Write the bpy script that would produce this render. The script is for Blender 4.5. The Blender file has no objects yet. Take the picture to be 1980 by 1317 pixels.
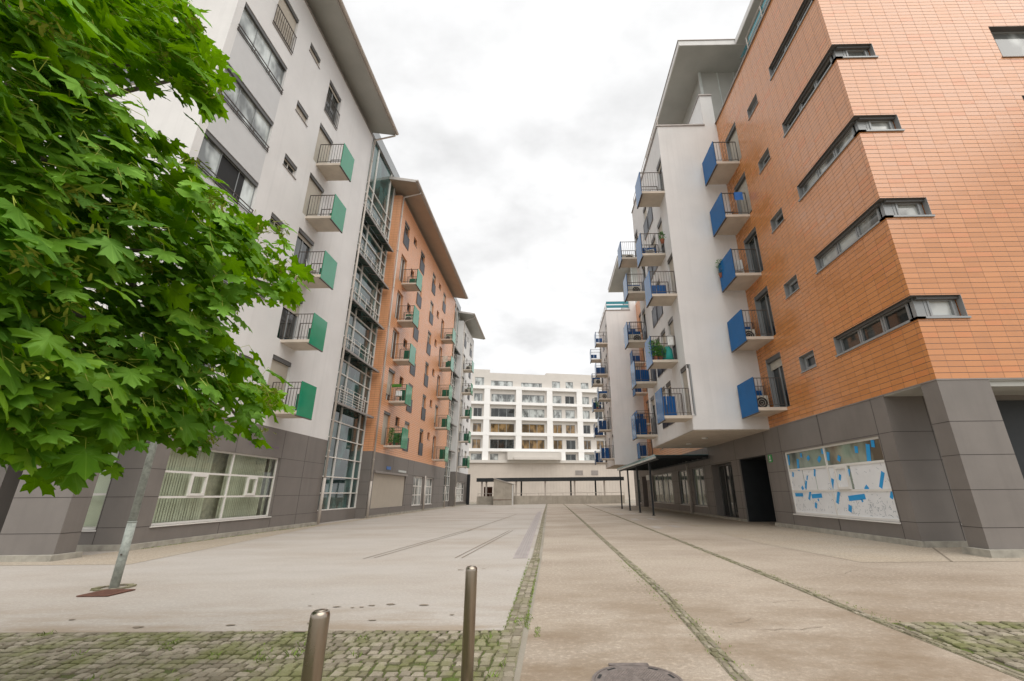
import bpy, bmesh, math, random
import numpy as np
from mathutils import Vector, Matrix
R=random.Random(11)
S=bpy.context.scene
COL=S.collection
# ------------------------------------------------------------------ nodes / materials
class NT:
    def __init__(s,nt): s.nt=nt; s.n=nt.nodes; s.l=nt.links
    def node(s,t,**kw):
        n=s.n.new(t)
        for k,v in kw.items(): setattr(n,k,v)
        return n
    def put(s,sock,v):
        if hasattr(v,'is_output'): s.l.new(v,sock)
        else:
            if hasattr(sock.default_value,'__len__') and not hasattr(v,'__len__'): v=(v,)*len(sock.default_value)
            if hasattr(v,'__len__') and len(sock.default_value)==4 and len(v)==3: v=tuple(v)+(1,)
            sock.default_value=v
    def m(s,op,a,b=0.0,c=0.0):
        n=s.node('ShaderNodeMath',operation=op)
        for i,v in enumerate((a,b,c)): s.put(n.inputs[i],v)
        return n.outputs[0]
    def mix(s,f,a,b,blend='MIX'):
        n=s.node('ShaderNodeMix',data_type='RGBA',blend_type=blend)
        s.put(n.inputs[0],f); s.put(n.inputs[6],a); s.put(n.inputs[7],b)
        return n.outputs[2]
    def noise(s,vec,scale,detail=4,rough=.55,out=0):
        n=s.node('ShaderNodeTexNoise'); s.put(n.inputs['Vector'],vec)
        n.inputs['Scale'].default_value=scale; n.inputs['Detail'].default_value=detail; n.inputs['Roughness'].default_value=rough
        return n.outputs[out]
    def ramp(s,f,a,b,lo=0.0,hi=1.0):
        n=s.node('ShaderNodeMapRange'); s.put(n.inputs[0],f)
        for i,v in zip((1,2,3,4),(a,b,lo,hi)): n.inputs[i].default_value=v
        return n.outputs[0]
    def pos(s): return s.node('ShaderNodeNewGeometry').outputs['Position']
    def scl(s,v,sc):
        n=s.node('ShaderNodeVectorMath',operation='MULTIPLY'); s.put(n.inputs[0],v); n.inputs[1].default_value=sc
        return n.outputs[0]
    def sep(s,v):
        n=s.node('ShaderNodeSeparateXYZ'); s.put(n.inputs[0],v); return n.outputs
    def comb(s,x,y,z):
        n=s.node('ShaderNodeCombineXYZ')
        for i,v in enumerate((x,y,z)): s.put(n.inputs[i],v)
        return n.outputs[0]
    def bump(s,h,strength,dist):
        n=s.node('ShaderNodeBump'); s.put(n.inputs['Height'],h); n.inputs['Strength'].default_value=strength; n.inputs['Distance'].default_value=dist
        return n.outputs[0]
def newmat(name):
    m=bpy.data.materials.new(name); m.use_nodes=True
    t=NT(m.node_tree); b=m.node_tree.nodes['Principled BSDF']
    return m,t,b
def plain(name,col,rough=.5,metal=0,spec=.5,var=.12,scale=3.,bump=0.,bscale=60.,streak=0.,coat=0.):
    m,t,b=newmat(name)
    p=t.pos()
    n=t.noise(p,scale,5)
    c=t.mix(t.ramp(n,.3,.7),[x*(1-var) for x in col],[min(1,x*(1+var)) for x in col])
    if streak:
        s=t.noise(t.scl(p,(3.1,3.1,.16)),1.0,6,.62)
        c=t.mix(t.ramp(s,.52,.75,0,streak),c,[x*.55 for x in col])
    t.put(b.inputs['Base Color'],c); t.put(b.inputs['Roughness'],t.ramp(n,.2,.8,max(0,rough-.06),min(1,rough+.06)))
    b.inputs['Metallic'].default_value=metal; b.inputs['Specular IOR Level'].default_value=spec
    if coat: b.inputs['Coat Weight'].default_value=coat; b.inputs['Coat Roughness'].default_value=.05
    if bump:
        t.put(b.inputs['Normal'],t.bump(t.noise(p,bscale,3),bump,.01))
    return m
def tilemat(name,col,tw=.385,th=.137,rough=.33,jc=(.15,.06,.026),rv=1.0,bs=.3,stn=1.):
    m,t,b=newmat(name)
    g=t.node('ShaderNodeNewGeometry'); x,y,z=t.sep(g.outputs['Position']); nx,ny,nz=t.sep(g.outputs['True Normal'])
    side=t.m('GREATER_THAN',t.m('ABSOLUTE',nx),.5)
    u=t.m('ADD',t.m('MULTIPLY',y,side),t.m('MULTIPLY',x,t.m('SUBTRACT',1,side)))
    iu=t.m('DIVIDE',u,tw); iz=t.m('DIVIDE',t.m('ADD',z,.02),th)
    fu=t.m('FRACT',t.m('ADD',iu,50)); fz=t.m('FRACT',iz)
    ju=t.m('LESS_THAN',fu,.022); jz=t.m('LESS_THAN',fz,.092)
    j=t.m('MAXIMUM',ju,jz)
    wn=t.node('ShaderNodeTexWhiteNoise',noise_dimensions='2D'); t.put(wn.inputs['Vector'],t.comb(t.m('FLOOR',t.m('ADD',iu,50)),t.m('FLOOR',iz),0))
    r=wn.outputs[0]
    c=t.mix(r,[v*(1-.09*rv) for v in col],[min(1,v*(1+.07*rv)) for v in col])
    odd=t.m('GREATER_THAN',r,.94); c=t.mix(t.m('MULTIPLY',odd,.35*rv),c,(col[0]*1.05,col[1]*.72,col[2]*.55))
    big=t.noise(t.scl(g.outputs['Position'],(.35,.35,.2)),1.0,3); c=t.mix(t.ramp(big,.35,.7,0,.22*stn),c,(col[0]*.85,col[1]*.68,col[2]*.45))
    st=t.noise(t.scl(g.outputs['Position'],(3.5,3.5,.25)),1.0,4); c=t.mix(t.ramp(st,.6,.8,0,.2*stn),c,[v*.55 for v in col])
    c=t.mix(t.m('MAXIMUM',jz,t.m('MULTIPLY',ju,.75)),c,jc)
    t.put(b.inputs['Base Color'],c); t.put(b.inputs['Roughness'],t.m('ADD',t.m('MULTIPLY',j,.5),t.ramp(r,0,1,rough-.05,rough+.08)))
    prof=t.m('MULTIPLY',t.m('SUBTRACT',1,j),t.m('ADD',1,t.m('MULTIPLY',fz,-.25)))
    b.inputs['Specular IOR Level'].default_value=1.0
    if bs: t.put(b.inputs['Normal'],t.bump(prof,bs,.008))
    return m
M={}
M['plaster']=plain('plaster',(.73,.718,.705),.85,var=.05,scale=.7,bump=.3,bscale=60,streak=.15)
M['plaster2']=plain('plaster_grey',(.72,.71,.69),.85,var=.05,scale=.8,bump=.25,bscale=90,streak=.2)
M['blue']=plain('blue_panel',(.0,.10,.29),.1,var=.10,spec=.5,scale=1.3); M['blue'].node_tree.nodes['Principled BSDF'].inputs['IOR'].default_value=1.2
M['panelgrey']=plain('bay_panel_grey',(.58,.58,.58),.6,var=.03)
M['white']=plain('white_render',(.86,.85,.83),.8,var=.03,scale=.7,streak=.06)
M['cream']=plain('cream_render',(.61,.575,.53),.85,var=.04,scale=.7,streak=.08)
M['podium']=plain('podium_cladding',(.56,.50,.44),.7,var=.05,scale=.6,streak=.12)
M['tile']=tilemat('terracotta_tile',(.585,.24,.077),rough=.24,jc=(.085,.033,.013))
M['clad']=plain('fibre_cement',(.19,.171,.156),.55,var=.09,scale=1.2,bump=.08,bscale=150,streak=.22)
M['joint']=plain('joint_dark',(.05,.043,.04),.8)
M['plinth']=plain('stone_plinth',(.36,.34,.29),.85,var=.25,scale=4,bump=.3,bscale=40,streak=.45)
M['concrete']=plain('concrete',(.42,.38,.32),.85,var=.14,scale=1.5,bump=.3,bscale=40,streak=.4)
M['slab']=plain('balcony_slab',(.58,.51,.43),.85,var=.10,scale=2,bump=.2,bscale=50,streak=.2)
M['soffit']=plain('soffit_board',(.41,.41,.38),.6,var=.08,scale=1)
M['soffitwarm']=plain('soffit_board_warm',(.44,.345,.265),.6,var=.08,scale=1)
M['roof']=plain('roof_sheet',(.45,.42,.39),.45,metal=.3,var=.06)
M['coping']=plain('coping_metal',(.30,.27,.25),.45,metal=.4)
M['pipe']=plain('downpipe',(.50,.45,.40),.5,metal=0,var=.08)
M['rail']=plain('rail_metal',(.10,.083,.072),.5,metal=.4)
M['dark']=plain('dark_steel_and_shade',(.03,.034,.037),.45,metal=.3)  # steel parts, and painted shade in the passage and under the overhang
M['frame']=plain('frame_grey',(.30,.315,.32),.4,metal=.2,var=.04)
M['framedark']=plain('frame_dark',(.10,.098,.095),.45,var=.05)
M['framewhite']=plain('frame_white',(.74,.72,.68),.45,var=.03)
M['shutter']=plain('roller_shutter',(.55,.50,.42),.55,var=.04)
M['curtain']=plain('curtain',(.60,.56,.48),.9,var=.2,scale=8)
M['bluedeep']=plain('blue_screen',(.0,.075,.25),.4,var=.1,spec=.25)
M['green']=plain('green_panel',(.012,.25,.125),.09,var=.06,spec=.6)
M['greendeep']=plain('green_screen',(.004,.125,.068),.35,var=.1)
M['canopygrey']=plain('canopy_glass',(.06,.095,.085),.2,var=.1)
M['navy']=plain('navy_screen',(.02,.023,.035),.4,var=.1)
M['teal']=plain('teal_glass',(.01,.20,.24),.08,var=.05,spec=.7)
M['steel']=plain('stainless',(.36,.31,.255),.3,metal=1.,var=.05,scale=2)
M['galv']=plain('galvanised',(.31,.335,.305),.6,metal=.0,spec=.25,var=.28,scale=16)
M['cast']=plain('cast_iron',(.185,.155,.14),.55,metal=.35,var=.25,scale=20)
M['rust']=plain('rusty_iron',(.13,.055,.035),.8,var=.3,scale=25)
M['black']=plain('black_void',(.012,.012,.012),.7)
M['acwhite']=plain('ac_casing',(.62,.58,.50),.5,var=.06)
M['sky_blue']=plain('sticker_blue',(.015,.33,.72),.4,var=.05)
M['film']=plain('white_film',(.80,.81,.82),.35,var=.04)
M['ink']=plain('sticker_ink',(.28,.33,.37),.5)
M['greensign']=plain('sign_green',(.02,.30,.06),.4)
M['bluesign']=plain('sign_blue',(.03,.16,.50),.4)
M['letter']=plain('letter_violet',(.20,.14,.20),.5)
M['plaque']=plain('sign_plate',(.55,.58,.56),.4)
M['pot']=plain('flower_pot',(.30,.11,.06),.7)
M['tealcloth']=plain('teal_cloth',(.01,.25,.22),.7)
M['whiteplastic']=plain('white_plastic',(.7,.7,.68),.4)
M['bark']=plain('bark',(.09,.075,.055),.9,var=.3,scale=9,bump=.8,bscale=25)
M['lampglass']=plain('downlight_lens',(.6,.56,.48),.3)
def glassmat(name,col,rough=.03,ior=1.55):
    m,t,b=newmat(name)
    p=t.pos()
    n=t.noise(t.scl(p,(1.1,1.1,.6)),1.0,3)
    t.put(b.inputs['Base Color'],t.mix(t.ramp(n,.42,.6),[v*.35 for v in col],[v*1.5 for v in col]))
    b.inputs['Roughness'].default_value=rough; b.inputs['IOR'].default_value=ior; b.inputs['Specular IOR Level'].default_value=.75
    t.put(b.inputs['Normal'],t.bump(t.noise(p,.9,1),.05,.05))
    return m
M['glass']=glassmat('window_glass',(.028,.032,.030))
M['glassgreen']=glassmat('window_glass_green_sheen',(.20,.235,.19),.05)  # greenish base colour paints in what the pane reflects
M['seam']=plain('seam_filler',(.19,.155,.115),.9)
M['channel']=plain('channel_iron',(.33,.29,.28),.7,var=.15)
M['glasswarm']=glassmat('window_glass_warm',(.20,.125,.05))
M['glasspale']=glassmat('window_glass_pale',(.36,.38,.37),.06)
M['glassteal']=glassmat('stair_glass',(.04,.085,.08))
M['glassbay']=glassmat('bay_glass_sky_sheen',(.46,.50,.49),.06)  # pale base colour paints in the sky's reflection
def clearglass(name,tint):
    m=bpy.data.materials.new(name); m.use_nodes=True; t=NT(m.node_tree); m.node_tree.nodes.clear()
    tr=t.node('ShaderNodeBsdfTransparent'); t.put(tr.inputs[0],tint)
    gl=t.node('ShaderNodeBsdfGlossy'); gl.inputs['Roughness'].default_value=.02
    fr=t.node('ShaderNodeLayerWeight'); fr.inputs[0].default_value=.5
    mx=t.node('ShaderNodeMixShader'); t.l.new(t.m('ADD',t.m('MULTIPLY',t.m('POWER',fr.outputs['Facing'],5.0),.8),.035),mx.inputs[0]); t.l.new(tr.outputs[0],mx.inputs[1]); t.l.new(gl.outputs[0],mx.inputs[2])
    o=t.node('ShaderNodeOutputMaterial'); t.l.new(mx.outputs[0],o.inputs[0]); return m
M['tile2']=tilemat('terracotta_tile_sky_sheen',(.74,.36,.18),rough=.36,jc=(.30,.12,.05),rv=.4,bs=0,stn=.5)  # same tile; the paler base colour paints in reflected sky
M['clear']=clearglass('clear_glass',(.93,.955,.92))
M['blind']=plain('vertical_blind',(.70,.71,.60),.8,var=.08,scale=1)
# leaves
def leafmat():
    m=bpy.data.materials.new('maple_leaf'); m.use_nodes=True; t=NT(m.node_tree); m.node_tree.nodes.clear()
    g=t.node('ShaderNodeNewGeometry'); rnd=g.outputs['Random Per Island']
    uv=t.node('ShaderNodeUVMap'); x,y,_=t.sep(uv.outputs[0])
    ax=t.m('ABSOLUTE',t.m('SUBTRACT',x,.5)); yy=t.m('SUBTRACT',y,.12)
    ang=t.m('ARCTAN2',ax,yy); rad=t.m('SQRT',t.m('ADD',t.m('MULTIPLY',ax,ax),t.m('MULTIPLY',yy,yy)))
    d=None
    for a in (0.,.78,1.5):
        k=t.m('MULTIPLY',rad,t.m('ABSOLUTE',t.m('SINE',t.m('SUBTRACT',ang,a))))
        d=k if d is None else t.m('MINIMUM',d,k)
    vein=t.m('LESS_THAN',d,.008)
    c=t.mix(rnd,(.022,.11,.002),(.19,.375,.003))
    c=t.mix(t.m('MULTIPLY',t.m('GREATER_THAN',rnd,.88),.5),c,(.20,.33,.008))
    c=t.mix(t.ramp(t.noise(t.pos(),30,3),.35,.7,0,.35),c,(.04,.14,.008))
    c=t.mix(t.m('MULTIPLY',vein,.4),c,(.26,.42,.05))
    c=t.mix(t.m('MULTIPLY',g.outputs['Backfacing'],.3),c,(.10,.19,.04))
    df=t.node('ShaderNodeBsdfDiffuse'); t.put(df.inputs[0],c)
    tr=t.node('ShaderNodeBsdfTranslucent'); t.put(tr.inputs[0],t.mix(.6,c,(.26,.52,.002)))
    gl=t.node('ShaderNodeBsdfGlossy'); gl.inputs['Roughness'].default_value=.5; t.put(gl.inputs[0],(.35,.60,.15))
    m1=t.node('ShaderNodeMixShader'); m1.inputs[0].default_value=.42; t.l.new(df.outputs[0],m1.inputs[1]); t.l.new(tr.outputs[0],m1.inputs[2])
    lw=t.node('ShaderNodeFresnel'); lw.inputs[0].default_value=1.4
    m2=t.node('ShaderNodeMixShader'); t.l.new(t.m('MULTIPLY',lw.outputs[0],.22),m2.inputs[0]); t.l.new(m1.outputs[0],m2.inputs[1]); t.l.new(gl.outputs[0],m2.inputs[2])
    o=t.node('ShaderNodeOutputMaterial'); t.l.new(m2.outputs[0],o.inputs[0]); return m
M['leaf']=leafmat()
M['seed']=plain('maple_seed',(.34,.40,.05),.6,var=.25,scale=30)
M['herb']=plain('herb_green',(.06,.20,.02),.7,var=.4,scale=12)
M['grass']=plain('grass_green',(.16,.22,.04),.8,var=.4,scale=20)
# ground materials
def groundmat(name,col,patch,pscale,amt,grain=.2,agg=220.,streakdir=None,moss=0):
    m,t,b=newmat(name); p=t.pos()
    sc=streakdir or (1,1,1)
    n1=t.noise(t.scl(p,sc),pscale,6,.6); n2=t.noise(p,pscale*4.3,4); n3=t.noise(p,agg,2,.7); n4=t.noise(p,agg*.23,3,.6)
    c=t.mix(t.ramp(n1,.42,.66,0,amt),col,patch)
    c=t.mix(t.ramp(n2,.4,.75,0,.22),c,[v*.72 for v in col])
    c=t.mix(t.ramp(n3,.35,.65,0,grain),c,[v*.45 for v in col])
    c=t.mix(t.ramp(n4,.5,.68,0,grain*.9),c,[min(1,v*1.38) for v in col]); n5=t.noise(p,agg*.36,3,.65); c=t.mix(t.ramp(n5,.54,.68,0,grain*1.1),c,[v*.5 for v in col])
    if name=='pale_concrete':   # blown dirt gathered along the cobbled edge
        px,py,pz=t.sep(p); k=t.m('MULTIPLY',t.ramp(py,6.4,4.9),t.ramp(t.noise(t.scl(p,(.5,1.8,1)),1.5,6,.6),.42,.62)); c=t.mix(t.m('MULTIPLY',k,.7),c,(.25,.185,.12))
    if name=='tan_asphalt':     # trodden dirt nearest the crossing
        px,py,pz=t.sep(p); k=t.m('MULTIPLY',t.ramp(py,8.5,4.5),t.ramp(t.noise(t.scl(p,(.7,1.1,1)),.9,6,.62),.40,.62)); c=t.mix(t.m('MULTIPLY',k,.85),c,(.20,.145,.092))
    if moss: c=t.mix(t.ramp(t.noise(p,5,5),.45,.62,0,moss),c,(.09,.13,.02))
    t.put(b.inputs['Base Color'],c); t.put(b.inputs['Roughness'],t.ramp(n1,.3,.7,.62,.85)); b.inputs['Specular IOR Level'].default_value=.35
    t.put(b.inputs['Normal'],t.bump(t.m('ADD',n3,n4),.35,.006))
    return m
M['ground']=groundmat('ground_mortar',(.30,.27,.22),(.22,.19,.14),.5,.5)
M['pale']=groundmat('pale_concrete',(.435,.40,.362),(.31,.245,.18),.4,.5,.3,100.,(.6,1.3,1))
M['tan']=groundmat('tan_asphalt',(.43,.365,.295),(.20,.148,.10),.38,.62,.5,90.,(.7,1.1,1))
M['pebble']=groundmat('washed_pebble',(.43,.37,.295),(.40,.31,.21),.5,.5,.6,80.)
M['stripbed']=groundmat('strip_bed',(.25,.22,.155),(.18,.18,.07),3.,.5,.4,90.,None,.3)
M['bed']=groundmat('cobble_bed',(.085,.08,.035),(.085,.12,.012),3.,.8,.4,90.,None,.75)
def stonemat(name='cobblestone',moss=.58):
    m,t,b=newmat(name); g=t.node('ShaderNodeNewGeometry'); r=g.outputs['Random Per Island']; p=g.outputs['Position']
    c=t.mix(r,(.15,.13,.09),(.34,.30,.235))
    c=t.mix(t.ramp(t.noise(p,60,4),.4,.7,0,.4),c,(.16,.13,.09))
    c=t.mix(t.ramp(t.noise(p,2.2,5),.43,.6,0,moss),c,(.13,.15,.028))
    t.put(b.inputs['Base Color'],c); b.inputs['Roughness'].default_value=.75; b.inputs['Specular IOR Level'].default_value=.3
    t.put(b.inputs['Normal'],t.bump(t.noise(p,90,3),.5,.006)); return m
M['stone']=stonemat()
M['stripstone']=stonemat('strip_stone',.22)
# ------------------------------------------------------------------ mesh builder
class MB:
    def __init__(s): s.v=[]; s.f=[]
    def add(s,vs,fs):
        o=len(s.v); s.v+= [tuple(map(float,v)) for v in vs]; s.f+=[tuple(i+o for i in f) for f in fs]; return s
    def hexa(s,p):
        a=Vector(p[1])-Vector(p[0]); b=Vector(p[3])-Vector(p[0]); c=Vector(p[4])-Vector(p[0])
        fs=[(0,3,2,1),(4,5,6,7),(0,1,5,4),(1,2,6,5),(2,3,7,6),(3,0,4,7)]
        if a.cross(b).dot(c)<0: fs=[f[::-1] for f in fs]
        return s.add(p,fs)
    def box(s,x0,x1,y0,y1,z0,z1):
        return s.hexa([(x0,y0,z0),(x1,y0,z0),(x1,y1,z0),(x0,y1,z0),(x0,y0,z1),(x1,y0,z1),(x1,y1,z1),(x0,y1,z1)])
    def tube(s,pts,rads,n=10,cap=True):
        pts=[Vector(p) for p in pts]
        if not hasattr(rads,'__len__'): rads=[rads]*len(pts)
        vs=[];fs=[];prev=None
        for i,p in enumerate(pts):
            d=(pts[min(i+1,len(pts)-1)]-pts[max(i-1,0)]).normalized()
            a=Vector((0,0,1)) if abs(d.z)<.9 else Vector((1,0,0))
            if prev is not None: a=prev
            x=(a-d*a.dot(d)).normalized(); prev=x; y=d.cross(x)
            for k in range(n):
                t=2*math.pi*k/n; vs.append(p+(x*math.cos(t)+y*math.sin(t))*rads[i])
        for i in range(len(pts)-1):
            for k in range(n): fs.append((i*n+k,i*n+(k+1)%n,(i+1)*n+(k+1)%n,(i+1)*n+k))
        if cap: fs.append(tuple(range(n))[::-1]); fs.append(tuple((len(pts)-1)*n+k for k in range(n)))
        return s.add(vs,fs)
    def lathe(s,c,prof,n=24):
        vs=[];fs=[]
        for r,z in prof:
            for k in range(n):
                t=2*math.pi*k/n; vs.append((c[0]+r*math.cos(t),c[1]+r*math.sin(t),c[2]+z))
        for i in range(len(prof)-1):
            for k in range(n): fs.append((i*n+k,i*n+(k+1)%n,(i+1)*n+(k+1)%n,(i+1)*n+k))
        fs.append(tuple(range(n))[::-1]); fs.append(tuple((len(prof)-1)*n+k for k in range(n)))
        return s.add(vs,fs)
    def build(s,name,mat,parent=None,smooth=False,loc=None):
        off=Vector((0,0,0))
        if parent is not None:
            q=parent
            while q.parent: q=q.parent
            off=Vector(q.location)
        elif loc is not None: off=Vector(loc)
        me=bpy.data.meshes.new(name); me.from_pydata([(a-off.x,b-off.y,c-off.z) for a,b,c in s.v],[],s.f); me.update()
        me.materials.append(M[mat] if isinstance(mat,str) else mat)
        if smooth: me.polygons.foreach_set('use_smooth',[True]*len(me.polygons))
        o=bpy.data.objects.new(name,me); COL.objects.link(o)
        if parent is not None: o.parent=parent
        elif loc is not None: o.location=loc
        return o
def tag(o,label,cat,group=None,kind=None):
    if label: o['label']=label
    if cat: o['category']=cat
    if group: o['group']=group
    if kind: o['kind']=kind
    return o
def thing(name,label,cat,loc,group=None):
    o=bpy.data.objects.new(name,None); COL.objects.link(o); o.location=loc; o.empty_display_size=.3
    return tag(o,label,cat,group)
class FR:   # a facade frame: u along the wall, z up, d outwards
    def __init__(s,o,u,n): s.o=Vector(o); s.u=Vector(u); s.n=Vector(n)
    def P(s,u,z,d=0): return s.o+s.u*u+s.n*d+Vector((0,0,z))
    def box(s,mb,u0,u1,z0,z1,d0,d1):
        P=s.P
        return mb.hexa([P(u0,z0,d0),P(u1,z0,d0),P(u1,z0,d1),P(u0,z0,d1),P(u0,z1,d0),P(u1,z1,d0),P(u1,z1,d1),P(u0,z1,d1)])
    def bar(s,mb,u0,z0,d0,u1,z1,d1,w=.015):
        return mb.tube([s.P(u0,z0,d0),s.P(u1,z1,d1)],w,6)
    def wall(s,mb,u0,u1,z0,z1,holes=(),depth=.2):
        us=sorted({u0,u1,*[h[0] for h in holes],*[h[1] for h in holes]}); zs=sorted({z0,z1,*[h[2] for h in holes],*[h[3] for h in holes]})
        us=[u for u in us if u0-1e-6<=u<=u1+1e-6]; zs=[z for z in zs if z0-1e-6<=z<=z1+1e-6]
        flip=s.u.cross(Vector((0,0,1))).dot(s.n)<0
        def q(a): mb.add(a if not flip else a[::-1],[(0,1,2,3)])
        for j in range(len(zs)-1):
            i=0
            while i<len(us)-1:
                def hole(k):
                    um=(us[k]+us[k+1])/2; zm=(zs[j]+zs[j+1])/2
                    return any(h[0]<um<h[1] and h[2]<zm<h[3] for h in holes)
                if hole(i): i+=1; continue
                k=i
                while k+1<len(us)-1 and not hole(k+1): k+=1
                q([s.P(us[i],zs[j]),s.P(us[k+1],zs[j]),s.P(us[k+1],zs[j+1]),s.P(us[i],zs[j+1])]); i=k+1
        for h in holes:
            a,b,c,e=h[:4]; D=-(h[4] if len(h)>4 else depth)
            if a>u0+1e-4: q([s.P(a,c),s.P(a,e),s.P(a,e,D),s.P(a,c,D)])
            if b<u1-1e-4: q([s.P(b,e),s.P(b,c),s.P(b,c,D),s.P(b,e,D)])
            if c>z0+1e-4: q([s.P(b,c),s.P(a,c),s.P(a,c,D),s.P(b,c,D)])
            if e<z1-1e-4: q([s.P(a,e),s.P(b,e),s.P(b,e,D),s.P(a,e,D)])
        return mb
    def joints(s,parent,u0,u1,z0,z1,zl,ul,holes=(),w=.006):
        mb=MB()
        def cut(a,b,spans):
            segs=[(a,b)]
            for c,e in spans:
                n=[]
                for p,q in segs:
                    if e<=p or c>=q: n.append((p,q)); continue
                    if c>p: n.append((p,c))
                    if e<q: n.append((e,q))
                segs=n
            return segs
        for z in zl:
            for a,b in cut(u0,u1,[(h[0],h[1]) for h in holes if h[2]-.005<z<h[3]+.005]): s.box(mb,a,b,z-w,z+w,-.004,.0025)
        for u in ul:
            for a,b in cut(z0,z1,[(h[2],h[3]) for h in holes if h[0]-.005<u<h[1]+.005]): s.box(mb,u-w,u+w,a,b,-.004,.0035)
        if not ul:
            for k in range(0,len(mb.v),8):
                m2=MB(); m2.v=mb.v[k:k+8]; m2.f=[f for f in mb.f[:6]]; m2.build('panel_joint','joint',parent)
            return None
        return mb.build('panel_joints','joint',parent)
    def ring(s,mb,u0,u1,z0,z1,w,d0,d1):
        s.box(mb,u0,u1,z0,z0+w,d0,d1); s.box(mb,u0,u1,z1-w,z1,d0,d1); s.box(mb,u0,u0+w,z0+w,z1-w,d0,d1); s.box(mb,u1-w,u1,z0+w,z1-w,d0,d1)
    def window(s,parent,u0,u1,z0,z1,depth=.16,frame='frame',glass='glass',fw=.05,mul=(),tr=(),sill='coping',shut=0.,rail=None,name='window',shutmat='shutter',sash=(),lining=None):
        mb=MB(); d0,d1=-depth-.03,-depth+.03
        s.ring(mb,u0,u1,z0,z1,fw,d0,d1)
        for f in mul: u=u0+(u1-u0)*f; s.box(mb,u-fw*.5,u+fw*.5,z0+fw,z1-fw,d0+.003,d1+.002)
        for f in tr: z=z0+(z1-z0)*f; s.box(mb,u0+fw,u1-fw,z-fw*.5,z+fw*.5,d0+.005,d1-.004)
        for (a,b,c,e) in sash: s.ring(mb,u0+(u1-u0)*a,u0+(u1-u0)*b,z0+(z1-z0)*c,z0+(z1-z0)*e,fw*1.2,d0,d1+.025)
        w=mb.build(name,frame,parent)
        if lining:
            q=MB(); k=.006
            for a in ((u0+.0005,u0+k),(u1-k,u1-.0005)): s.box(q,a[0],a[1],z0+.001,z1-.001,-depth+.031,.004)
            s.box(q,u0+k,u1-k,z1-k,z1-.0005,-depth+.031,.004)
            q.build('reveal_lining',lining,w)
        p=MB(); s.box(p,u0+fw*.5,u1-fw*.5,z0+fw*.5,z1-fw*.5,-depth-.012,-depth+.002); p.build('pane',glass,w)
        if sill:
            q=MB(); s.box(q,u0-.03,u1+.03,z0-.035,z0-.004,-depth+.031,.035); q.build('sill',sill,w)
        if shut>0:
            q=MB(); zb=z1-fw-(z1-z0-2*fw)*shut; s.box(q,u0+.02,u1-.02,zb,z1-.01,-depth+.032,-depth+.052)
            k=zb
            while k<z1-.05: s.box(q,u0+.02,u1-.02,k,k+.034,-depth+.052,-depth+.057); k+=.042
            q.build('roller_shutter',shutmat,w)
            q=MB(); s.box(q,u0+.005,u1-.005,z1-.16,z1-.004,-depth+.058,-.02); q.build('shutter_box','framedark' if depth>.1 else 'frame',w)
        if rail=='bars':
            q=MB(); h=.95
            for zz in (z0+.06,z0+h): s.box(q,u0-.04,u1+.04,zz,zz+.03,.02,.05)
            n=max(5,int((u1-u0)/.115))
            for i in range(n+1): u=u0-.02+(u1-u0+.04)*i/n; s.box(q,u-.008,u+.008,z0+.06,z0+h,.027,.043)
            q.build('railing','rail',w)
        if rail=='panel':
            q=MB(); s.ring(q,u0-.03,u1+.03,z0-.02,z0+.95,.03,.015,.045); s.box(q,u0,u1,z0+.01,z0+.92,.022,.036); q.build('railing_screen','navy',w)
        return w
    def balcony(s,parent,u0,u1,z,proj,pan,scr,far='half',items=None):
        mb=MB(); s.box(mb,u0,u1,z+.035,z+.15,0.0,proj)
        # drip edge
        b=mb.build('balcony','slab',parent)
        q=MB(); ry0,ry1=z+.24,z+1.22
        def side(u):
            s.box(q,u-.016,u+.016,ry1,ry1+.024,.02,proj); s.box(q,u-.009,u+.009,ry0,ry0+.018,.02,proj)
            n=int(round(proj/.122))
            for i in range(n+1):
                d=.03+(proj-.05)*i/n; w=.014 if i in(0,n) else .0062
                s.box(q,u-w,u+w,z+.15 if i in(0,n) else ry0+.025,ry1,d-w,d+w)
        side(u0+.03); side(u1-.03)
        s.box(q,u0,u1,ry1+.002,ry1+.022,proj-.04,proj-.005)
        q.build('railing','rail',b)
        g=MB(); s.box(g,u0-.01,u1+.01,z-.02,z+1.27,proj+.004,proj+.024); g.build('front_panel',pan,b)
        e=MB(); s.box(e,u0-.02,u1+.02,z-.045,z-.022,proj-.04,proj+.03); e.build('panel_edge','rail',b)
        if far:
            a0,a1,c0,c1={'half':(.40,.93,.22,1.0),'full':(.28,.96,.2,1.12),'low':(.35,.9,.55,.95),'wide':(.15,.96,.22,1.05)}[far]
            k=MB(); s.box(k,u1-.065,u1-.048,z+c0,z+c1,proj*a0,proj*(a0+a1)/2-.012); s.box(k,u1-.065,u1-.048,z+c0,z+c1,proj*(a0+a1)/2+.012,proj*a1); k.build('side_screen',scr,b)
        return b
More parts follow.
